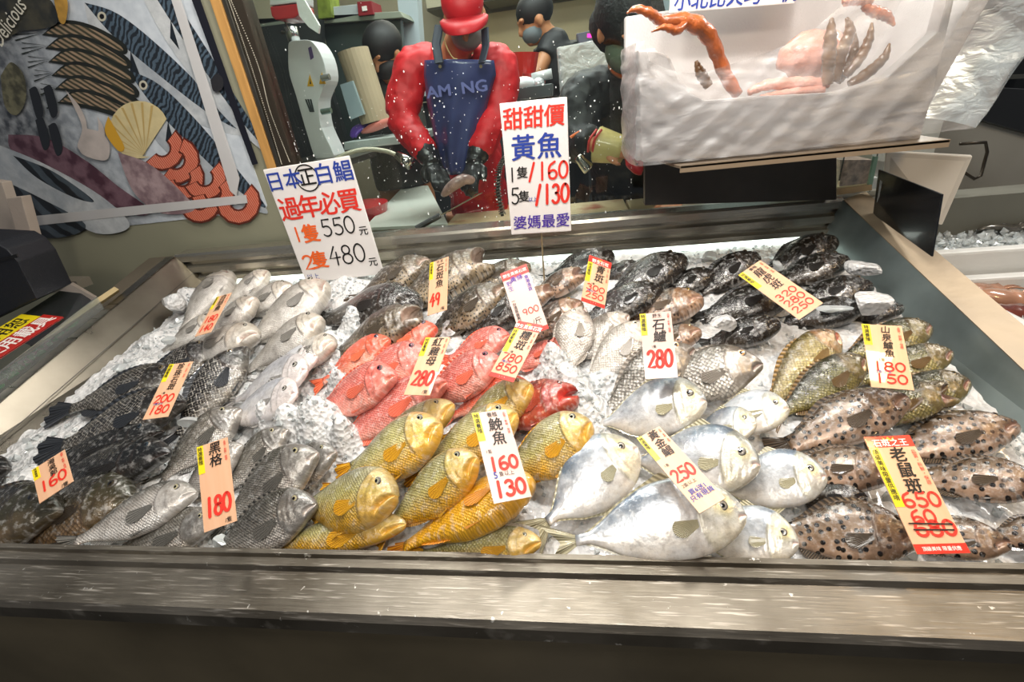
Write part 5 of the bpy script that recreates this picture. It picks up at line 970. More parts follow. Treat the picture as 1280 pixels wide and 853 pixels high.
leg([(1090, 28, 1.2), (1086, 50, 1.2), (1074, 74, 1.2), (1056, 95, 1.2)], [.002, .011, .013, .011], CRB)
leg([(1112, 54, 1.18), (1105, 72, 1.18), (1086, 90, 1.18), (1062, 106, 1.18)], [.002, .011, .014, .011], CRB)
leg([(1118, 32, 1.22), (1108, 20, 1.22), (1092, 14, 1.22), (1080, 6, 1.22)], [.003, .012, .013, .010], CR)
leg([(1090, 0, 1.22), (1070, -4, 1.22), (1055, 2, 1.22)], [.014, .018, .012], CRP)
leg([(935, 116, 1.18), (960, 106, 1.18), (1000, 104, 1.18), (1036, 104, 1.18)], [.008, .014, .016, .012], CRP)
leg([(950, 122, 1.17), (985, 116, 1.17), (1030, 112, 1.17)], [.006, .010, .010], CRP)
m = MB(); m.ball(at(1015, 68, 1.27), (.07, .05, .045), 22, 16); o = add(t, m, 'shell', CRP, smooth=True)
for v in o.data.vertices: v.co += v.normal * (.008 * (float(vnoise(np.array(v.co.x * 90 + 50), np.array(v.co.z * 90 + 50), 1, 5)) - .3))
# stand of the box
t = thing('box_stand', 'dark steel stand with a thin plate carrying the foam box', 'stand', (.43, 1.3, 1.1))
q = [at(x, y, 1.30) for x, y in [(806, 203), (1046, 196), (1046, 250), (806, 257)]]; add(t, MB().prism(q, (0, .03, 0)), 'front_plate', M('#4a4743', .45, .5, var=.2, vscale=10), .002)
zz = zb_ - .008; x_l = at(840, 212, 1.08)[0]; x_r = at(1182, 180, 1.08)[0]
add(t, MB().prism([(x_l + .015, 1.07, zz), (x_r, 1.07, zz), (x_r, 1.40, zz), (x_l - .05, 1.40, zz)], (0, 0, -.006)), 'carrier_plate', M('#8d7d6a', .4, .6, var=.3, vscale=8), .001)
add(t, MB().prism([(x_l + .015, 1.07, zz), (x_r, 1.07, zz), (x_r, 1.074, zz), (x_l + .015, 1.074, zz)], (0, 0, -.014)), 'plate_lip', M('#b09a80', .4, .5))
# small glass box right of the stand
t = thing('glass_guard', 'small pane of greenish glass standing right of the box stand', 'glass', at(1085, 240, 1.33))
q = [at(x, y, 1.34) for x, y in [(1048, 198), (1098, 192), (1088, 240), (1046, 244)]]; add(t, MB().prism(q, (0, .006, 0)), 'pane', GLASS)
q = [at(x, y, 1.338) for x, y in [(1093, 196), (1098, 196), (1089, 238), (1084, 238)]]; add(t, MB().prism(q, (0, .008, 0)), 'green_edge', M('#7fa894', .2, coat=1))
q = [at(x, y, 1.335) for x, y in [(1046, 236), (1090, 231), (1090, 238), (1046, 244)]]; add(t, MB().prism(q, (0, .02, 0)), 'bottom_channel', M('#b9a27c', .4, .3))
single(MB().prism([at(x, y, 1.50) for x, y in [(1050, 200), (1092, 200), (1086, 236), (1050, 238)]], (0, .2, 0)), 'speckled_tray', M('#9a8478', .4, var=.6, vscale=60), 'speckled tray seen through the small glass pane', 'tray')
# panels
q = [at(1098, 212, 1.27), at(1177, 243, 1.03), at(1164, 321, 1.00), at(1091, 268, 1.25)]
P = [np.array(p) for p in q]; nrm = np.cross(P[1] - P[0], P[3] - P[0]); nrm /= np.linalg.norm(nrm)
t = thing('black_board', 'black plastic board standing on the right rim of the fish tray', 'board', P[3]); add(t, MB().prism(P, nrm * .004), 'sheet', M('#0e0f12', .25, coat=.6), .001)
add(t, MB().prism([lerp(P[0], P[1], .06) + (P[3] - P[0]) * .2, lerp(P[0], P[1], .10) + (P[3] - P[0]) * .22, lerp(P[0], P[1], .08) + (P[3] - P[0]) * .55, lerp(P[0], P[1], .05) + (P[3] - P[0]) * .7], -nrm * .0006), 'white_scrape', M('#b9bcbc', .5, var=.6, vscale=80))
q = [at(1108, 190, 1.36), at(1216, 196, 1.28), at(1178, 282, 1.22), at(1100, 262, 1.33)]; single(MB().prism([np.array(p) for p in q], (0, .006, .004)), 'white_board', M('#c9c2b6', .5, var=.06), 'off-white plastic board behind the black board', 'board', .002)
# foam crates at the right
def crate(px, label, x0, x1, y0, y1, zt, dep, th=.03):
    t = thing('foam_crate', label, 'crate', ((x0 + x1) / 2, (y0 + y1) / 2, zt - dep)); W_ = M('#cfcfcb', .5, bump=.15, bscale=200, coat=.2)
    add(t, MB().box((x0, y0, zt - dep), (x1, y0 + th, zt)), 'front_wall', W_, .006); add(t, MB().box((x0, y1 - th, zt - dep), (x1, y1, zt)), 'back_wall', W_, .006)
    add(t, MB().box((x0, y0 + th, zt - dep), (x0 + th, y1 - th, zt)), 'left_wall', W_, .006); add(t, MB().box((x1 - th, y0 + th, zt - dep), (x1, y1 - th, zt)), 'right_wall', W_, .006)
    add(t, MB().box((x0 + th, y0 + th, zt - dep), (x1 - th, y1 - th, zt - dep + .02)), 'bottom', W_); return t
zc = .975; zc_ = .925
a_ = onz(1166, 318, zc); a_[0] = .80; c_ = onz(1185, 246, zc); e_ = onz(1262, 412, .925)
crate(0, 'upper white foam crate of ice and silvery squid at the right edge', a_[0], a_[0] + .62, a_[1], c_[1], zc, .16)
crate(0, 'lower white foam crate holding brown squid at the right edge', a_[0] - .0, a_[0] + .62, e_[1] - .02, a_[1] - .012, .925, .14)
crate(0, 'far white foam crate half hidden by the off-white board', a_[0] + .1, a_[0] + .62, c_[1] + .01, c_[1] + .3, zc + .02, .15)
def icefill(x0, x1, y0, y1, z, mat, label, nn=700, r0=.008):
    m = MB()
    for k in range(nn): chipshape(m, (x0 + rng.random() * (x1 - x0), y0 + rng.random() * (y1 - y0), z + .012 * rng.random()), r0 * (.5 + rng.random()))
    m.box((x0, y0, z - .06), (x1, y1, z)); o = m.build('crate_ice', mat); tag(o, label, 'ice', kind='stuff')
icefill(a_[0] + .03, a_[0] + .59, a_[1] + .03, c_[1] - .03, zc - .06, ICE2, 'ice chips in the upper foam crate', 900)
icefill(a_[0] + .03, a_[0] + .59, e_[1] + .01, a_[1] - .045, zc_ - .05, ICE2, 'ice chips in the lower foam crate', 500)
SQM = M('#6a655c', .2, .4, coat=1, var=.6, vscale=30); SQB = M('#a5775c', .25, coat=1, var=.45, vscale=14); SQR = M('#6a3020', .25, coat=1, var=.4, vscale=20)
def squid(px, py, z, dx, dy, r, mat, label):
    c = onz(px, py, z); d = np.array([dx, dy, 0.]); n_ = 14; P = [c + d * (s - .5) + np.array([0, 0, .006 * math.sin(s * 9)]) for s in np.linspace(0, 1, n_)]
    t = thing('squid', label, 'squid', c); add(t, MB().tube(P[:9], [(r * min(1, .25 + i * .16), r * .6 * min(1, .3 + i * .14)) for i in range(9)], 14), 'mantle', mat, smooth=True)
    for k in range(5): add(t, MB().tube(spline([P[8] + [0, (k - 2) * .004, 0], P[10] + [0, (k - 2) * .01, .004], P[13] + [.01 * (k % 2), (k - 2) * .015, -.004]], 8), [.004, .004, .0035, .003, .0025, .002, .0015, .001], 6), 'arm', mat, smooth=True)
squid(1240, 268, zc - .045, .16, .03, .018, SQM, 'dark silvery squid on the ice near the top of the upper crate'); squid(1215, 282, zc - .045, .18, -.02, .016, SQM, 'thin silvery squid at the left of the upper crate'); squid(1262, 284, zc - .045, .16, .01, .018, SQM, 'silvery squid at the right of the upper crate')
squid(1232, 362, zc_ - .028, .16, .03, .035, SQB, 'large pale brown squid in the lower crate'); squid(1262, 372, zc_ - .028, .15, -.02, .034, SQB, 'brown squid touching the frame edge in the lower crate'); squid(1262, 388, zc_ - .028, .2, .0, .028, SQR, 'dark reddish squid along the near wall of the lower crate'); squid(1215, 348, zc_ - .03, .12, .02, .016, SQM, 'small silvery squid behind the brown ones')
# grey case, handle, dark machine behind
t = thing('grey_case', 'grey plastic case with a wire handle and black lid at the right edge', 'case', at(1240, 200, 1.6)); add(t, MB().prism([at(x, y, 1.6) for x, y in [(1180, 150), (1300, 158), (1300, 420), (1200, 420), (1160, 215)]], (0, .3, 0)), 'side', M('#8a8880', .6, var=.06)); add(t, MB().prism([at(x, y, 1.58) for x, y in [(1225, 108), (1300, 112), (1300, 172), (1222, 150)]], (0, .35, 0)), 'black_lid', M('#17191b', .4), .003)
add(t, MB().tube([at(1200, 180, 1.45), at(1232, 178, 1.45), at(1234, 190, 1.45), at(1226, 220, 1.45), at(1218, 224, 1.45), at(1200, 212, 1.45)], .004, 8), 'wire_handle', M('#3a342c', .35, .7), smooth=True)
single(MB().prism([at(1215, -40, 2.3), at(1330, -40, 2.3), [at(1330, 104, 2.3)[0], 2.3, .01], [at(1222, 106, 2.3)[0], 2.3, .01]], (0, .3, 0)), 'dark_machine', M('#0c0d0d', .4), 'black machine in the shade at the upper right edge', 'machine')
single(MB().prism([at(x, y, 2.2) for x, y in [(1225, 96), (1300, 92), (1300, 97), (1225, 101)]], (0, .1, 0)), 'steel_rail', STEEL2, 'thin steel rail before the black machine', 'rail')
m = MB(); 
for k in range(6): m.prism([at(1268 + k * 3, 30 + k * 4, 2.0 + k * .02), at(1285, 20 + k * 8, 2.0), at(1290, 50 + k * 3, 2.05)], (0, .01, 0))
single(m, 'green_leaves', M('#3c8a4c', .4), 'few green leaves at the right edge beside the bag', 'leaves', kind='stuff')
# ---- left neighbour stall
gx = empty('acrylic_case', (-1.6, .9, .95)); tag(gx, 'clear acrylic case over green goods at the left edge, with a sticker', 'case')
Q = [np.array(p) for p in (at(-60, 478, .75), at(92, 354, 1.05), at(141, 366, 1.10), at(-60, 610, .62))]
LP = (0, Y0, .85 + .03); LN = (0, -SL, 1)
Q = [onpl(x, y, LP, LN) for x, y in [(-60, 452), (92, 354), (122, 372), (-60, 512)]]
add(gx, MB().prism(Q, (0, 0, .003)), 'sloped_lid', ACRYL); add(gx, MB().prism([Q[2], Q[3], Q[3] + [0, 0, -.12], Q[2] + [0, 0, -.12]], (-.004, .004, 0)), 'side_pane', ACRYL)
add(gx, MB().tube([onpl(-60, 500, (0, Y0, .86), LN), onpl(146, 362, (0, Y0, .86), LN)], .010, 4), 'timber_edge', M('#a89468', .5, var=.1))
a1, b1 = Q[3], Q[2]
gg = MB()
for k in range(1500):
    s = rng.random(); w_ = rng.random(); p = onpl(lerp(-60, 100, s), lerp(lerp(470, 378, s), lerp(540, 402, s), w_), (0, Y0, .85 - .03 - .02 * rng.random()), LN)
    if p[0] < X0 - .05: chipshape(gg, p, .009 * (.5 + rng.random()))
single(gg, 'green_seaweed', M('#2f7a38', .4, var=.5, vscale=30), 'heap of bright green seaweed under the acrylic case', 'seaweed', kind='stuff')
# sticker lying on the lid
uh = None
sq = [(-40, 430), (27, 394), (51, 415), (-40, 470)]
def onplane3(px, py, P0, P1, P2, off=.004):
    n = np.cross(P1 - P0, P2 - P0); n /= np.linalg.norm(n); n = n if n[2] > 0 else -n; return onpl(px, py, P0 + n * off, n), n
S = [onplane3(x, y, Q[0], Q[1], Q[2])[0] for x, y in [(-38, 432), (27, 393), (51, 414), (-22, 458)]]; nS = onplane3(0, 430, Q[0], Q[1], Q[2])[1]
uS = S[1] - S[0]; lS = np.linalg.norm(uS); uS /= lS; vS = np.cross(nS, uS); hS = abs((S[2] - S[1]) @ vS) + .002
st = empty('notice_sticker'); O = S[1] - vS * hS; st.matrix_world = Matrix(((uS[0], vS[0], nS[0], O[0]), (uS[1], vS[1], nS[1], O[1]), (uS[2], vS[2], nS[2], O[2]), (0, 0, 0, 1)))
tag(st, 'yellow and red notice sticker on the acrylic case at the left edge', 'sticker')
MB().box((-.30, hS * .5, 0), (0, hS, .0006)).build('yellow_band', YEL, st); MB().box((-.30, 0, 0), (.008, hS * .5, .0006)).build('red_band', M('#c02a22', .4, coat=.4), st)
text('如有自費用恕', -.014, hS * .74, hS * .42, INK['black'], st, align='RIGHT', bold=.02, sx=.62); text('無法使用載具', .003, hS * .25, hS * .42, INK['white'], st, align='RIGHT', bold=.02, sx=.62)
# dark box and white posts at the left edge
t = thing('white_post', 'white painted post cut by the left edge, nearer one of two', 'post', at(30, 350, 1.25)); add(t, MB().prism([at(x, y, 1.26) for x, y in [(8, 248), (26, 246), (57, 356), (40, 361)]], (0, .03, 0)), 'post_body', M('#b5a698', .6, bump=.2, var=.1), .002)
t = thing('white_post', 'second white painted post at the very left edge', 'post', at(0, 330, 1.3)); add(t, MB().prism([at(x, y, 1.30) for x, y in [(-20, 225), (2, 228), (38, 340), (20, 350)]], (0, .03, 0)), 'post_body', M('#b8aa9c', .6, bump=.2, var=.1), .002)
single(MB().ball(at(48, 355, 1.22), (.02, .015, .01), 12, 8), 'rubber_stopper', M('#1c1816', .5), 'small dark rubber stopper at the foot of the white post', 'stopper', smooth=True)
t = thing('dark_speaker_box', 'dark blue-black box with rounded top at the left edge', 'box', at(10, 380, 1.0))
add(t, MB().prism([at(x, y, 1.0) for x, y in [(-60, 300), (-8, 303), (8, 312), (22, 328), (46, 374), (-60, 425)]], (-.02, .12, 0)), 'box_body', M('#16181e', .55, bump=.2, bscale=200), .004); add(t, MB().prism([at(x, y, .997) for x, y in [(-60, 338), (20, 318), (22, 322), (-60, 344)]], (0, .003, 0)), 'seam', M('#08080a', .6))
single(MB().prism([at(x, y, 1.30) for x, y in [(40, 352), (95, 352), (100, 362), (30, 372)]], (0, .05, .0)), 'grey_ledge', M('#7a7264', .6), 'grey ledge behind the acrylic case', 'ledge')
single(MB().prism([(-1.345, .3, rz(.3) - .03), (-1.345, 1.40, rz(1.40) - .03), (-1.46, 1.40, rz(1.40) - .03), (-1.46, .3, rz(.3) - .03)], (0, 0, -.06)), 'side_shelf', M('#5c5446', .6, var=.15), 'narrow beige shelf between the tray and the acrylic case', 'shelf')
t = thing('crate_stand', 'grey steel stand under the white foam crates at the right', 'stand', (1.12, 1.1, 0))
add(t, MB().box((a_[0] - .005, e_[1] - .03, .755), (a_[0] + .68, c_[1] + .33, .783)), 'shelf_top', STEEL2, .003)
for x in (a_[0] + .02, a_[0] + .63):
    for y in (e_[1] + .02, 1.34): add(t, MB().box((x - .015, y - .015, 0), (x + .015, y + .015, .755)), 'leg', STEEL2)
for zz_, y0_, y1_ in ((.80, a_[1] - .01, c_[1] + .3),): add(t, MB().box((a_[0] - .003, y0_ + .01, .783), (a_[0] + .65, y1_, .813)), 'raised_board', M('#8a8478', .6))
# ================================================================ people
def remesh(o, vox=.008, it=6, f=.6):
    md = o.modifiers.new('r', 'REMESH'); md.mode = 'VOXEL'; md.voxel_size = vox; md.use_smooth_shade = True
    s = o.modifiers.new('s', 'SMOOTH'); s.iterations = it; s.factor = f; return o
def hand_(m, w, d, up, r=.009, curl=.5, side=1, k=1.):
    """palm and five fingers leaving the wrist w in direction d"""
    w, d, up = (np.array(q, float) for q in (w, d, up)); d /= np.linalg.norm(d); s = np.cross(d, up); s /= np.linalg.norm(s); n = np.cross(s, d)
    m.tube([w - d * .01, w + d * .03, w + d * .07, w + d * .09], [(.026 * k, .019 * k), (.036 * k, .018 * k), (.040 * k, .016 * k), (.036 * k, .012 * k)], 12)
    for i, (off, ln) in enumerate([(-.030, .055), (-.010, .068), (.011, .064), (.030, .048)]):
        b = w + d * .085 + s * off; c1 = b + d * ln * .45 - n * ln * .12 * curl; c2 = c1 + d * ln * .32 - n * ln * .38 * curl; c3 = c2 + d * ln * .15 - n * ln * .42 * curl
        m.tube([b - d * .02, b, c1, c2, c3], [r, r * 1.02, r * .95, r * .85, r * .6], 8)
    b = w + d * .025 + s * side * .03; m.tube([b - s * side * .01, b + s * side * .015 + d * .015 - n * .006, b + s * side * .022 + d * .042 - n * .014, b + s * side * .018 + d * .062 - n * .02], [r * 1.3, r * 1.25, r * 1.05, r * .7], 8)
def limb(m, pts, rs, n=14): P = spline(pts, n); R = np.interp(np.linspace(0, 1, n), np.linspace(0, 1, len(rs)), rs); m.tube(P, [(r, r) for r in R], 14)
SKIN = M('#c4835c', .5, sub=.1); SKIN2 = M('#b07850', .5); GLOVE = M('#1c1a18', .35, coat=.6, bump=.6, bscale=60); HAIR = M('#0f0d0c', .6)
def head_(m, c, f, s=1.):
    """skull, jaw, nose, ears; f = facing direction"""
    c = np.array(c, float); f = np.array(f, float); f /= np.linalg.norm(f); sd = np.cross(f, [0, 0, 1]); sd /= np.linalg.norm(sd); up = np.cross(sd, f)
    def bl(off, r, k=0):
        q = c + (sd * off[0] + f * off[1] + up * off[2]) * s; b = len(m.v); m.ball((0, 0, 0), r, 16, 12, k)
        for i in range(b, len(m.v)): v = np.array(m.v[i]) * s; m.v[i] = tuple(q + sd * v[0] + f * v[1] + up * v[2])
    bl((0, -.015, .03), (.075, .093, .085)); bl((0, .02, -.035), (.058, .068, .075)); bl((0, .05, -.075), (.034, .035, .028)); bl((0, .092, -.02), (.013, .018, .022)); bl((0, .082, .005), (.010, .012, .03))
    for e in (-1, 1): bl((e * .074, -.01, -.01), (.012, .022, .032)); bl((e * .03, .075, .028), (.028, .014, .012))
    return sd, f, up
# ---- worker in the red jacket
p = thing('person', 'worker in a red jacket, red cap, grey mask and blue apron cleaning fish', 'person', (-.35, 2.15, 0))
Yp = 2.08; hd = at(581, 22, 1.98); shL = at(519, 84, Yp); shR = at(623, 80, Yp); elL = at(502, 148, 2.02); elR = at(622, 138, 2.02); wrL = at(538, 200, 1.90); wrR = at(594, 200, 1.90); hL = at(556, 236, 1.80); hR = at(584, 234, 1.80)
ch = (shL + shR) / 2; neck = ch + [0, .0, .03]; pel = np.array([ch[0], 2.16, .93])
f = np.array([.06, -.82, -.56])
m = MB(); head_(m, hd, f, .92); limb(m, [ch + [0, .02, -.05], neck, hd + [0, .03, -.02]], [.085, .06, .055], 8)
m.tube(spline([pel, pel + [0, 0, .15], (pel + ch) / 2 + [0, 0, .08], ch + [0, .02, -.12], ch + [0, .02, -.03]], 12), [(.16, .11), (.155, .105), (.15, .1), (.155, .1), (.16, .105), (.165, .105), (.17, .105), (.17, .1), (.165, .1), (.16, .095), (.15, .09), (.12, .08)], 16)
for s_, sh, el, wr, hh in ((-1, shL, elL, wrL, hL), (1, shR, elR, wrR, hR)):
    limb(m, [sh + [-s_ * .05, .01, -.02], sh, (sh + el) / 2, el], [.05, .052, .046, .04]); limb(m, [el, (el + wr) / 2, wr], [.04, .036, .027]); hand_(m, wr, hh - wr, (0, -.3, 1), r=.0065, curl=.7, side=-s_, k=.75)
for s_ in (-1, 1): limb(m, [pel + [s_ * .08, 0, .02], pel + [s_ * .09, 0, -.4], pel + [s_ * .1, .02, -.86]], [.09, .07, .05], 10)
remesh(add(p, m, 'body', SKIN), .007)
m = MB(); m.tube(spline([pel + [0, 0, -.1], pel + [0, 0, .12], (pel + ch) / 2 + [0, 0, .05], ch + [0, .02, -.12], ch + [0, .02, -.02], neck + [0, .01, .0]], 14), [(.18, .13)] * 5 + [(.185, .125)] * 3 + [(.19, .12), (.19, .12), (.185, .11), (.15, .10), (.10, .08), (.07, .065)], 18)
for s_, sh, el, wr in ((-1, shL, elL, wrL), (1, shR, elR, wrR)):
    m.ball(sh + [-s_ * .01, .01, -.015], (.075, .075, .07), 12, 8); limb(m, [sh + [-s_ * .08, .01, 0], sh, (sh + el) / 2 + [s_ * .01, 0, 0], el], [.07, .076, .072, .066]); limb(m, [el, (el * .5 + wr * .5), wr * .88 + el * .12], [.066, .060, .048])
JK = M('#c8141c', .55, bump=.35, bscale=35, var=.25, vscale=10); o = remesh(add(p, m, 'jacket', JK), .009, 5)
tx = bpy.data.textures.new('folds', 'CLOUDS'); tx.noise_scale = .05; dm = o.modifiers.new('d', 'DISPLACE'); dm.texture = tx; dm.strength = .022; dm.mid_level = .5; dm.texture_coords = 'LOCAL'
m = MB()
for s_, wr, el, hh in ((-1, wrL, elL, hL), (1, wrR, elR, hR)):
    limb(m, [wr * .62 + el * .38, wr * .9 + el * .1, wr, wr + (hh - wr) * .2], [.050, .045, .036, .034]); hand_(m, wr, hh - wr, (0, -.3, 1), r=.0115, curl=.7, side=-s_)
remesh(add(p, m, 'rubber_gloves', GLOVE), .006, 3)
# apron
AP = M('#343a66', .35, coat=.4, var=.15, vscale=10); ya = 1.885
ap = [(524, 77), (612, 77), (617, 92), (604, 130), (597, 170), (590, 212), (552, 212), (540, 170), (524, 130)]
nb = 22; V = []; fr_ = lambda y: np.interp(y, [74, 92, 130, 170, 215], [524, 523, 527, 536, 550]); fl_ = lambda y: np.interp(y, [74, 92, 130, 170, 215], [614, 617, 606, 599, 592])
for j in range(24):
    py = 74 + j * 6.3
    for i in range(nb):
        s = i / (nb - 1); px = lerp(fr_(py), fl_(py), s); q = at(px, py, ya); bulge = .07 * (2 * s - 1) ** 2 + .012 * math.sin(s * 17 + j * .25) * (j / 24)
        V.append((q[0], q[1] + bulge - .0, q[2]))
F = [(j * nb + i, (j + 1) * nb + i, (j + 1) * nb + i + 1, j * nb + i + 1) for j in range(23) for i in range(nb - 1)]
o = mesh('apron', V, F, AP, p, True); o.location = -Vector(p.location); sd_ = o.modifiers.new('t', 'SOLIDIFY'); sd_.thickness = .004
for pts in ([(549, 79), (545, 55), (549, 32)], [(602, 79), (607, 58), (606, 36)]): add(p, MB().tube([at(x, y, ya + k * .035 - .02) for k, (x, y) in enumerate(pts)], [(.016, .004)] * 3, 8), 'apron_strap', M('#2a2f3c', .5))
for px, py in ((550, 83), (601, 83)): add(p, MB().tube([at(px, py, ya - .008), at(px, py, ya)], .006, 10), 'eyelet', M('#9a8a6a', .3, .8))
o = text('AM  NG', 0, 0, .052, M('#6468a0', .5), p, bold=.03, name='apron_lettering', sx=1.25); q = at(571, 112, ya - .012) - np.array(p.location); o.location = q; o.rotation_euler = (math.pi / 2, 0, 0)
sd, ff, up = (lambda f: (np.cross(f, [0, 0, 1]) / np.linalg.norm(np.cross(f, [0, 0, 1])), f / np.linalg.norm(f), None))(f); up = np.cross(sd, ff)
def orient(m, b, c, s=1.):
    for i in range(b, len(m.v)): v = np.array(m.v[i]); m.v[i] = tuple(c + (sd * v[0] + ff * v[1] + up * v[2]) * s)
m = MB(); m.ball((0, -.012, .050), (.082, .100, .072), 20, 12)
V = []
for i in range(13):
    a = math.radians(-75 + 150 * i / 12)
    for r_, z_ in ((.080, .045), (.125, .042), (.170, .030)): V.append((math.sin(a) * min(r_, .095) * (1 if r_ < .17 else .95), math.cos(a) * r_ + .005, z_ - .03 * (math.sin(a) ** 2)))
F = [(i * 3 + j, i * 3 + j + 1, (i + 1) * 3 + j + 1, (i + 1) * 3 + j) for i in range(12) for j in range(2)]; m.add(V, F); orient(m, 0, hd, .92)
CAPM = M('#c81420', .5, var=.1); o = add(p, m, 'cap', CAPM, smooth=True); o.modifiers.new('t', 'SOLIDIFY').thickness = .004
m = MB(); m.ball((0, .035, -.045), (.063, .068, .052), 18, 12); orient(m, 0, hd, .92); add(p, m, 'face_mask', M('#8f8684', .7), smooth=True)
m = MB(); m.ball((0, -.03, .0), (.08, .085, .08), 16, 10); orient(m, 0, hd, .92); add(p, m, 'hair', HAIR, smooth=True)
add(p, MB().tube(spline([at(553, 40, 1.95), at(558, 58, 1.93), at(566, 72, 1.92), at(572, 74, 1.92)], 12), .0022, 6), 'neck_cord', M('#d9c48a', .4, .4))
# ---- crouching worker in dark clothes
p = thing('person', 'worker in a dark jacket with green mask and a cream and red glove', 'person', (.25, 1.95, 0))
hd = at(784, 36, 1.72); sh1 = at(732, 120, 1.88); sh2 = at(850, 110, 1.95); el = at(722, 180, 1.80); wr = at(752, 182, 1.64); hh = at(798, 192, 1.60); ch = (sh1 + sh2) / 2 + [0, .05, 0]; pel = np.array([ch[0] + .05, 2.25, .95])
f = np.array([.28, -.75, -.62]); sd = np.cross(f, [0, 0, 1]); sd /= np.linalg.norm(sd); ff = f / np.linalg.norm(f); up = np.cross(sd, ff)
m = MB(); head_(m, hd, f, 1.04); limb(m, [ch, ch + [-.02, -.03, .06], hd + [0, .05, -.02]], [.09, .065, .058], 8); m.tube(spline([pel, (pel + ch) / 2, ch], 8), [(.16, .11)] * 8, 14); limb(m, [sh1, (sh1 + el) / 2, el], [.052, .046, .04]); limb(m, [el, (el + wr) / 2, wr], [.04, .034, .027]); hand_(m, wr, hh - wr, (0, -.5, 1)); limb(m, [sh2, sh2 + [.03, -.05, -.2], sh2 + [-.05, -.25, -.32]], [.052, .042, .028])
hand_(m, sh2 + [-.05, -.25, -.32], np.array([-.3, -.8, -.3]), (0, 0, 1))
for s_ in (-1, 1): limb(m, [pel + [s_ * .08, 0, .02], pel + [s_ * .09, 0, -.4], pel + [s_ * .1, .02, -.86]], [.09, .07, .05], 10)
remesh(add(p, m, 'body', SKIN), .007)
m = MB(); m.tube(spline([pel + [0, 0, -.1], (pel + ch) / 2, ch, ch + [-.01, -.02, .07]], 10), [(.19, .14)] * 6 + [(.20, .13), (.19, .12), (.13, .1), (.08, .075)], 16); m.ball(sh1, (.085, .085, .085), 12, 8); m.ball(sh2, (.08, .08, .08), 12, 8); limb(m, [ch, sh1, (sh1 + el) / 2 + [-.01, 0, 0], el], [.09, .085, .08, .07]); limb(m, [el, wr * .8 + el * .2], [.07, .055], 6); limb(m, [ch, sh2, sh2 + [.03, -.05, -.2], sh2 + [-.03, -.2, -.29]], [.09, .08, .07, .055])
o = remesh(add(p, m, 'jacket', M('#141413', .6, bump=.4, bscale=40, var=.2)), .009, 5); dm = o.modifiers.new('d', 'DISPLACE'); dm.texture = tx; dm.strength = .022; dm.texture_coords = 'LOCAL'
m = MB(); m.ball((0, -.02, .04), (.094, .112, .10), 20, 12); m.ball((0, -.06, -.02), (.085, .08, .08), 16, 10); orient(m, 0, hd, 1.04); o = add(p, m, 'hair', M('#100e0d', .6, bump=1., bscale=90), smooth=True)
for v in o.data.vertices: v.co += v.normal * (.010 * (rng.random() - .4))
m = MB(); m.ball((0, .035, -.045), (.066, .07, .056), 18, 12); orient(m, 0, hd, 1.04); add(p, m, 'face_mask', M('#4a5440', .7), smooth=True)
OR = M('#e06a1c', .5); add(p, MB().tube(spline([at(762, 72, 1.74), at(766, 88, 1.74), at(776, 94, 1.73), at(786, 97, 1.73), at(786, 108, 1.73)], 14), .006, 8), 'orange_collar', OR, smooth=True)
add(p, MB().tube([at(786, 98, 1.725), at(788, 110, 1.725)], [(.012, .004), (.010, .004)], 8), 'orange_tag', OR)
add(p, MB().tube(spline([at(713, 172, 1.70), at(725, 165, 1.70), at(740, 161, 1.70)], 8), .005, 8), 'orange_cuff', OR)
for k in range(2): add(p, MB().tube(spline([at(752 - k * 6, 162, 1.60), at(743 - k * 6, 175, 1.585), at(741 - k * 6, 190, 1.60)], 8), .004, 8), 'red_band', M('#c83a34', .5))
m = MB(); d_ = hh - wr; limb(m, [wr - d_ * .12, wr + d_ * .1, wr + d_ * .6], [.056, .052, .040], 8); add(p, m, 'glove_cuff', M('#cdbb78', .45, coat=.3, bump=.3, bscale=60, var=.12), smooth=True)
m = MB(); hand_(m, wr + d_ * .62, d_ + [0, 0, -.02], (0, -.5, 1), r=.011); remesh(add(p, m, 'glove_hand', M('#c0202a', .4, coat=.4)), .006, 3)
# ---- background worker in profile
p = thing('person', 'background worker in black seen from the side, reaching left, wearing a mask', 'person', (-.05, 3.1, 0))
hd = at(668, 26, 3.0); sh = at(690, 52, 3.0); el = at(672, 92, 2.9); wr = at(650, 104, 2.85); ch = sh + [.03, .05, -.03]; pel = at(700, 128, 3.1)
f = np.array([-.92, -.25, -.35]); sd = np.cross(f, [0, 0, 1]); sd /= np.linalg.norm(sd); ff = f / np.linalg.norm(f); up = np.cross(sd, ff)
m = MB(); head_(m, hd, f); limb(m, [ch, (ch + hd) / 2, hd], [.07, .055, .05], 8); limb(m, [pel, (pel + ch) / 2, ch], [.13, .13, .12], 8); limb(m, [sh, (sh + el) / 2, el], [.05, .044, .036]); limb(m, [el, wr], [.036, .028], 6); hand_(m, wr, wr - el, (0, 0, 1))
for s_ in (-1, 1): limb(m, [pel + [s_ * .03, s_ * .07, 0], pel + [s_ * .03, s_ * .07, -.7], [pel[0], pel[1] + s_ * .08, .03]], [.10, .08, .06], 10)
remesh(add(p, m, 'body', SKIN2), .008)
m = MB(); limb(m, [[pel[0], pel[1], pel[2] - .7], pel, (pel + ch) / 2, ch + [-.01, 0, .02]], [.16, .155, .155, .13], 10); m.ball(sh + [.02, 0, -.01], (.075, .075, .075), 12, 8); limb(m, [sh, (sh + el) / 2], [.068, .06], 6)
remesh(add(p, m, 'black_clothes', M('#191a1c', .6, bump=.3, var=.3, vscale=12)), .01, 5)
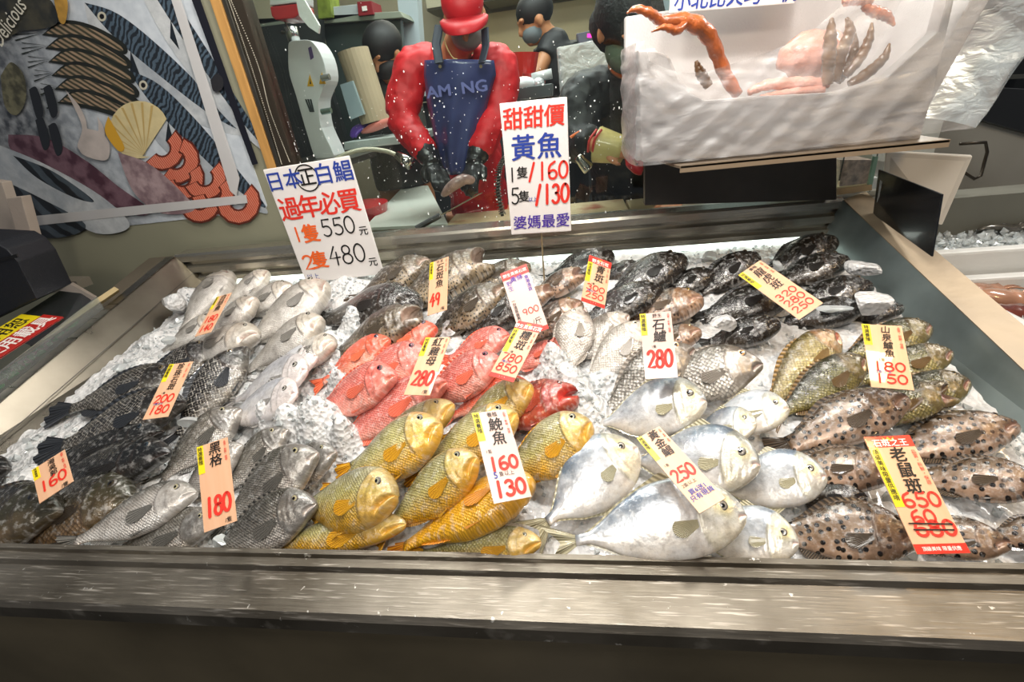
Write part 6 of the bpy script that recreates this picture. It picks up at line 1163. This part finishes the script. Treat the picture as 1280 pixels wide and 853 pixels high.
m = MB(); m.ball((0, -.02, .04), (.084, .105, .088), 16, 10); orient(m, 0, hd); add(p, m, 'hair', HAIR, smooth=True); m = MB(); m.ball((0, .028, -.045), (.062, .066, .058), 16, 10); orient(m, 0, hd); add(p, m, 'face_mask', M('#6a7478', .7), smooth=True)
# ---- worker behind, left of the red one
p = thing('person', 'dim worker with black hair, dark mask and violet glove behind the paper roll', 'person', (-.8, 2.7, 0))
hd = at(482, 68, 2.70); sh = at(474, 108, 2.80); ch = at(496, 116, 2.85); el = at(498, 146, 2.7); wr = at(470, 152, 2.56); hh = at(450, 160, 2.5); pel = at(500, 200, 2.9)
f = np.array([-.45, -.7, -.5]); sd = np.cross(f, [0, 0, 1]); sd /= np.linalg.norm(sd); ff = f / np.linalg.norm(f); up = np.cross(sd, ff)
m = MB(); head_(m, hd, f); limb(m, [ch, (ch + hd) / 2, hd], [.08, .058, .055], 8); limb(m, [pel, (pel + ch) / 2, ch], [.15, .15, .14], 8); limb(m, [sh, (sh + el) / 2, el], [.05, .045, .042]); limb(m, [el, wr], [.042, .03], 8); hand_(m, wr, hh - wr, (0, -.3, 1))
for s_ in (-1, 1): limb(m, [pel + [s_ * .08, 0, 0], pel + [s_ * .09, 0, -.5], [pel[0] + s_ * .09, pel[1], .03]], [.10, .08, .06], 10)
remesh(add(p, m, 'body', SKIN2), .008)
m = MB(); limb(m, [pel + [0, 0, -.15], pel, (pel + ch) / 2, ch + [0, 0, .03]], [.18, .18, .17, .13], 10); limb(m, [ch, sh, (sh + el) / 2], [.09, .075, .065], 8); remesh(add(p, m, 'shirt', M('#3c3c38', .6, bump=.3, var=.2)), .01, 5)
m = MB(); m.ball((0, -.02, .045), (.095, .11, .095), 16, 10); orient(m, 0, hd); add(p, m, 'hair', HAIR, smooth=True); m = MB(); m.ball((0, .035, -.045), (.065, .07, .054), 16, 10); orient(m, 0, hd); add(p, m, 'face_mask', M('#1e1a1a', .7), smooth=True)
m = MB(); hand_(m, wr + (hh - wr) * .1, hh - wr, (0, -.3, 1), r=.0115); remesh(add(p, m, 'violet_glove', M('#6a4ab0', .4, coat=.4)), .006, 3)
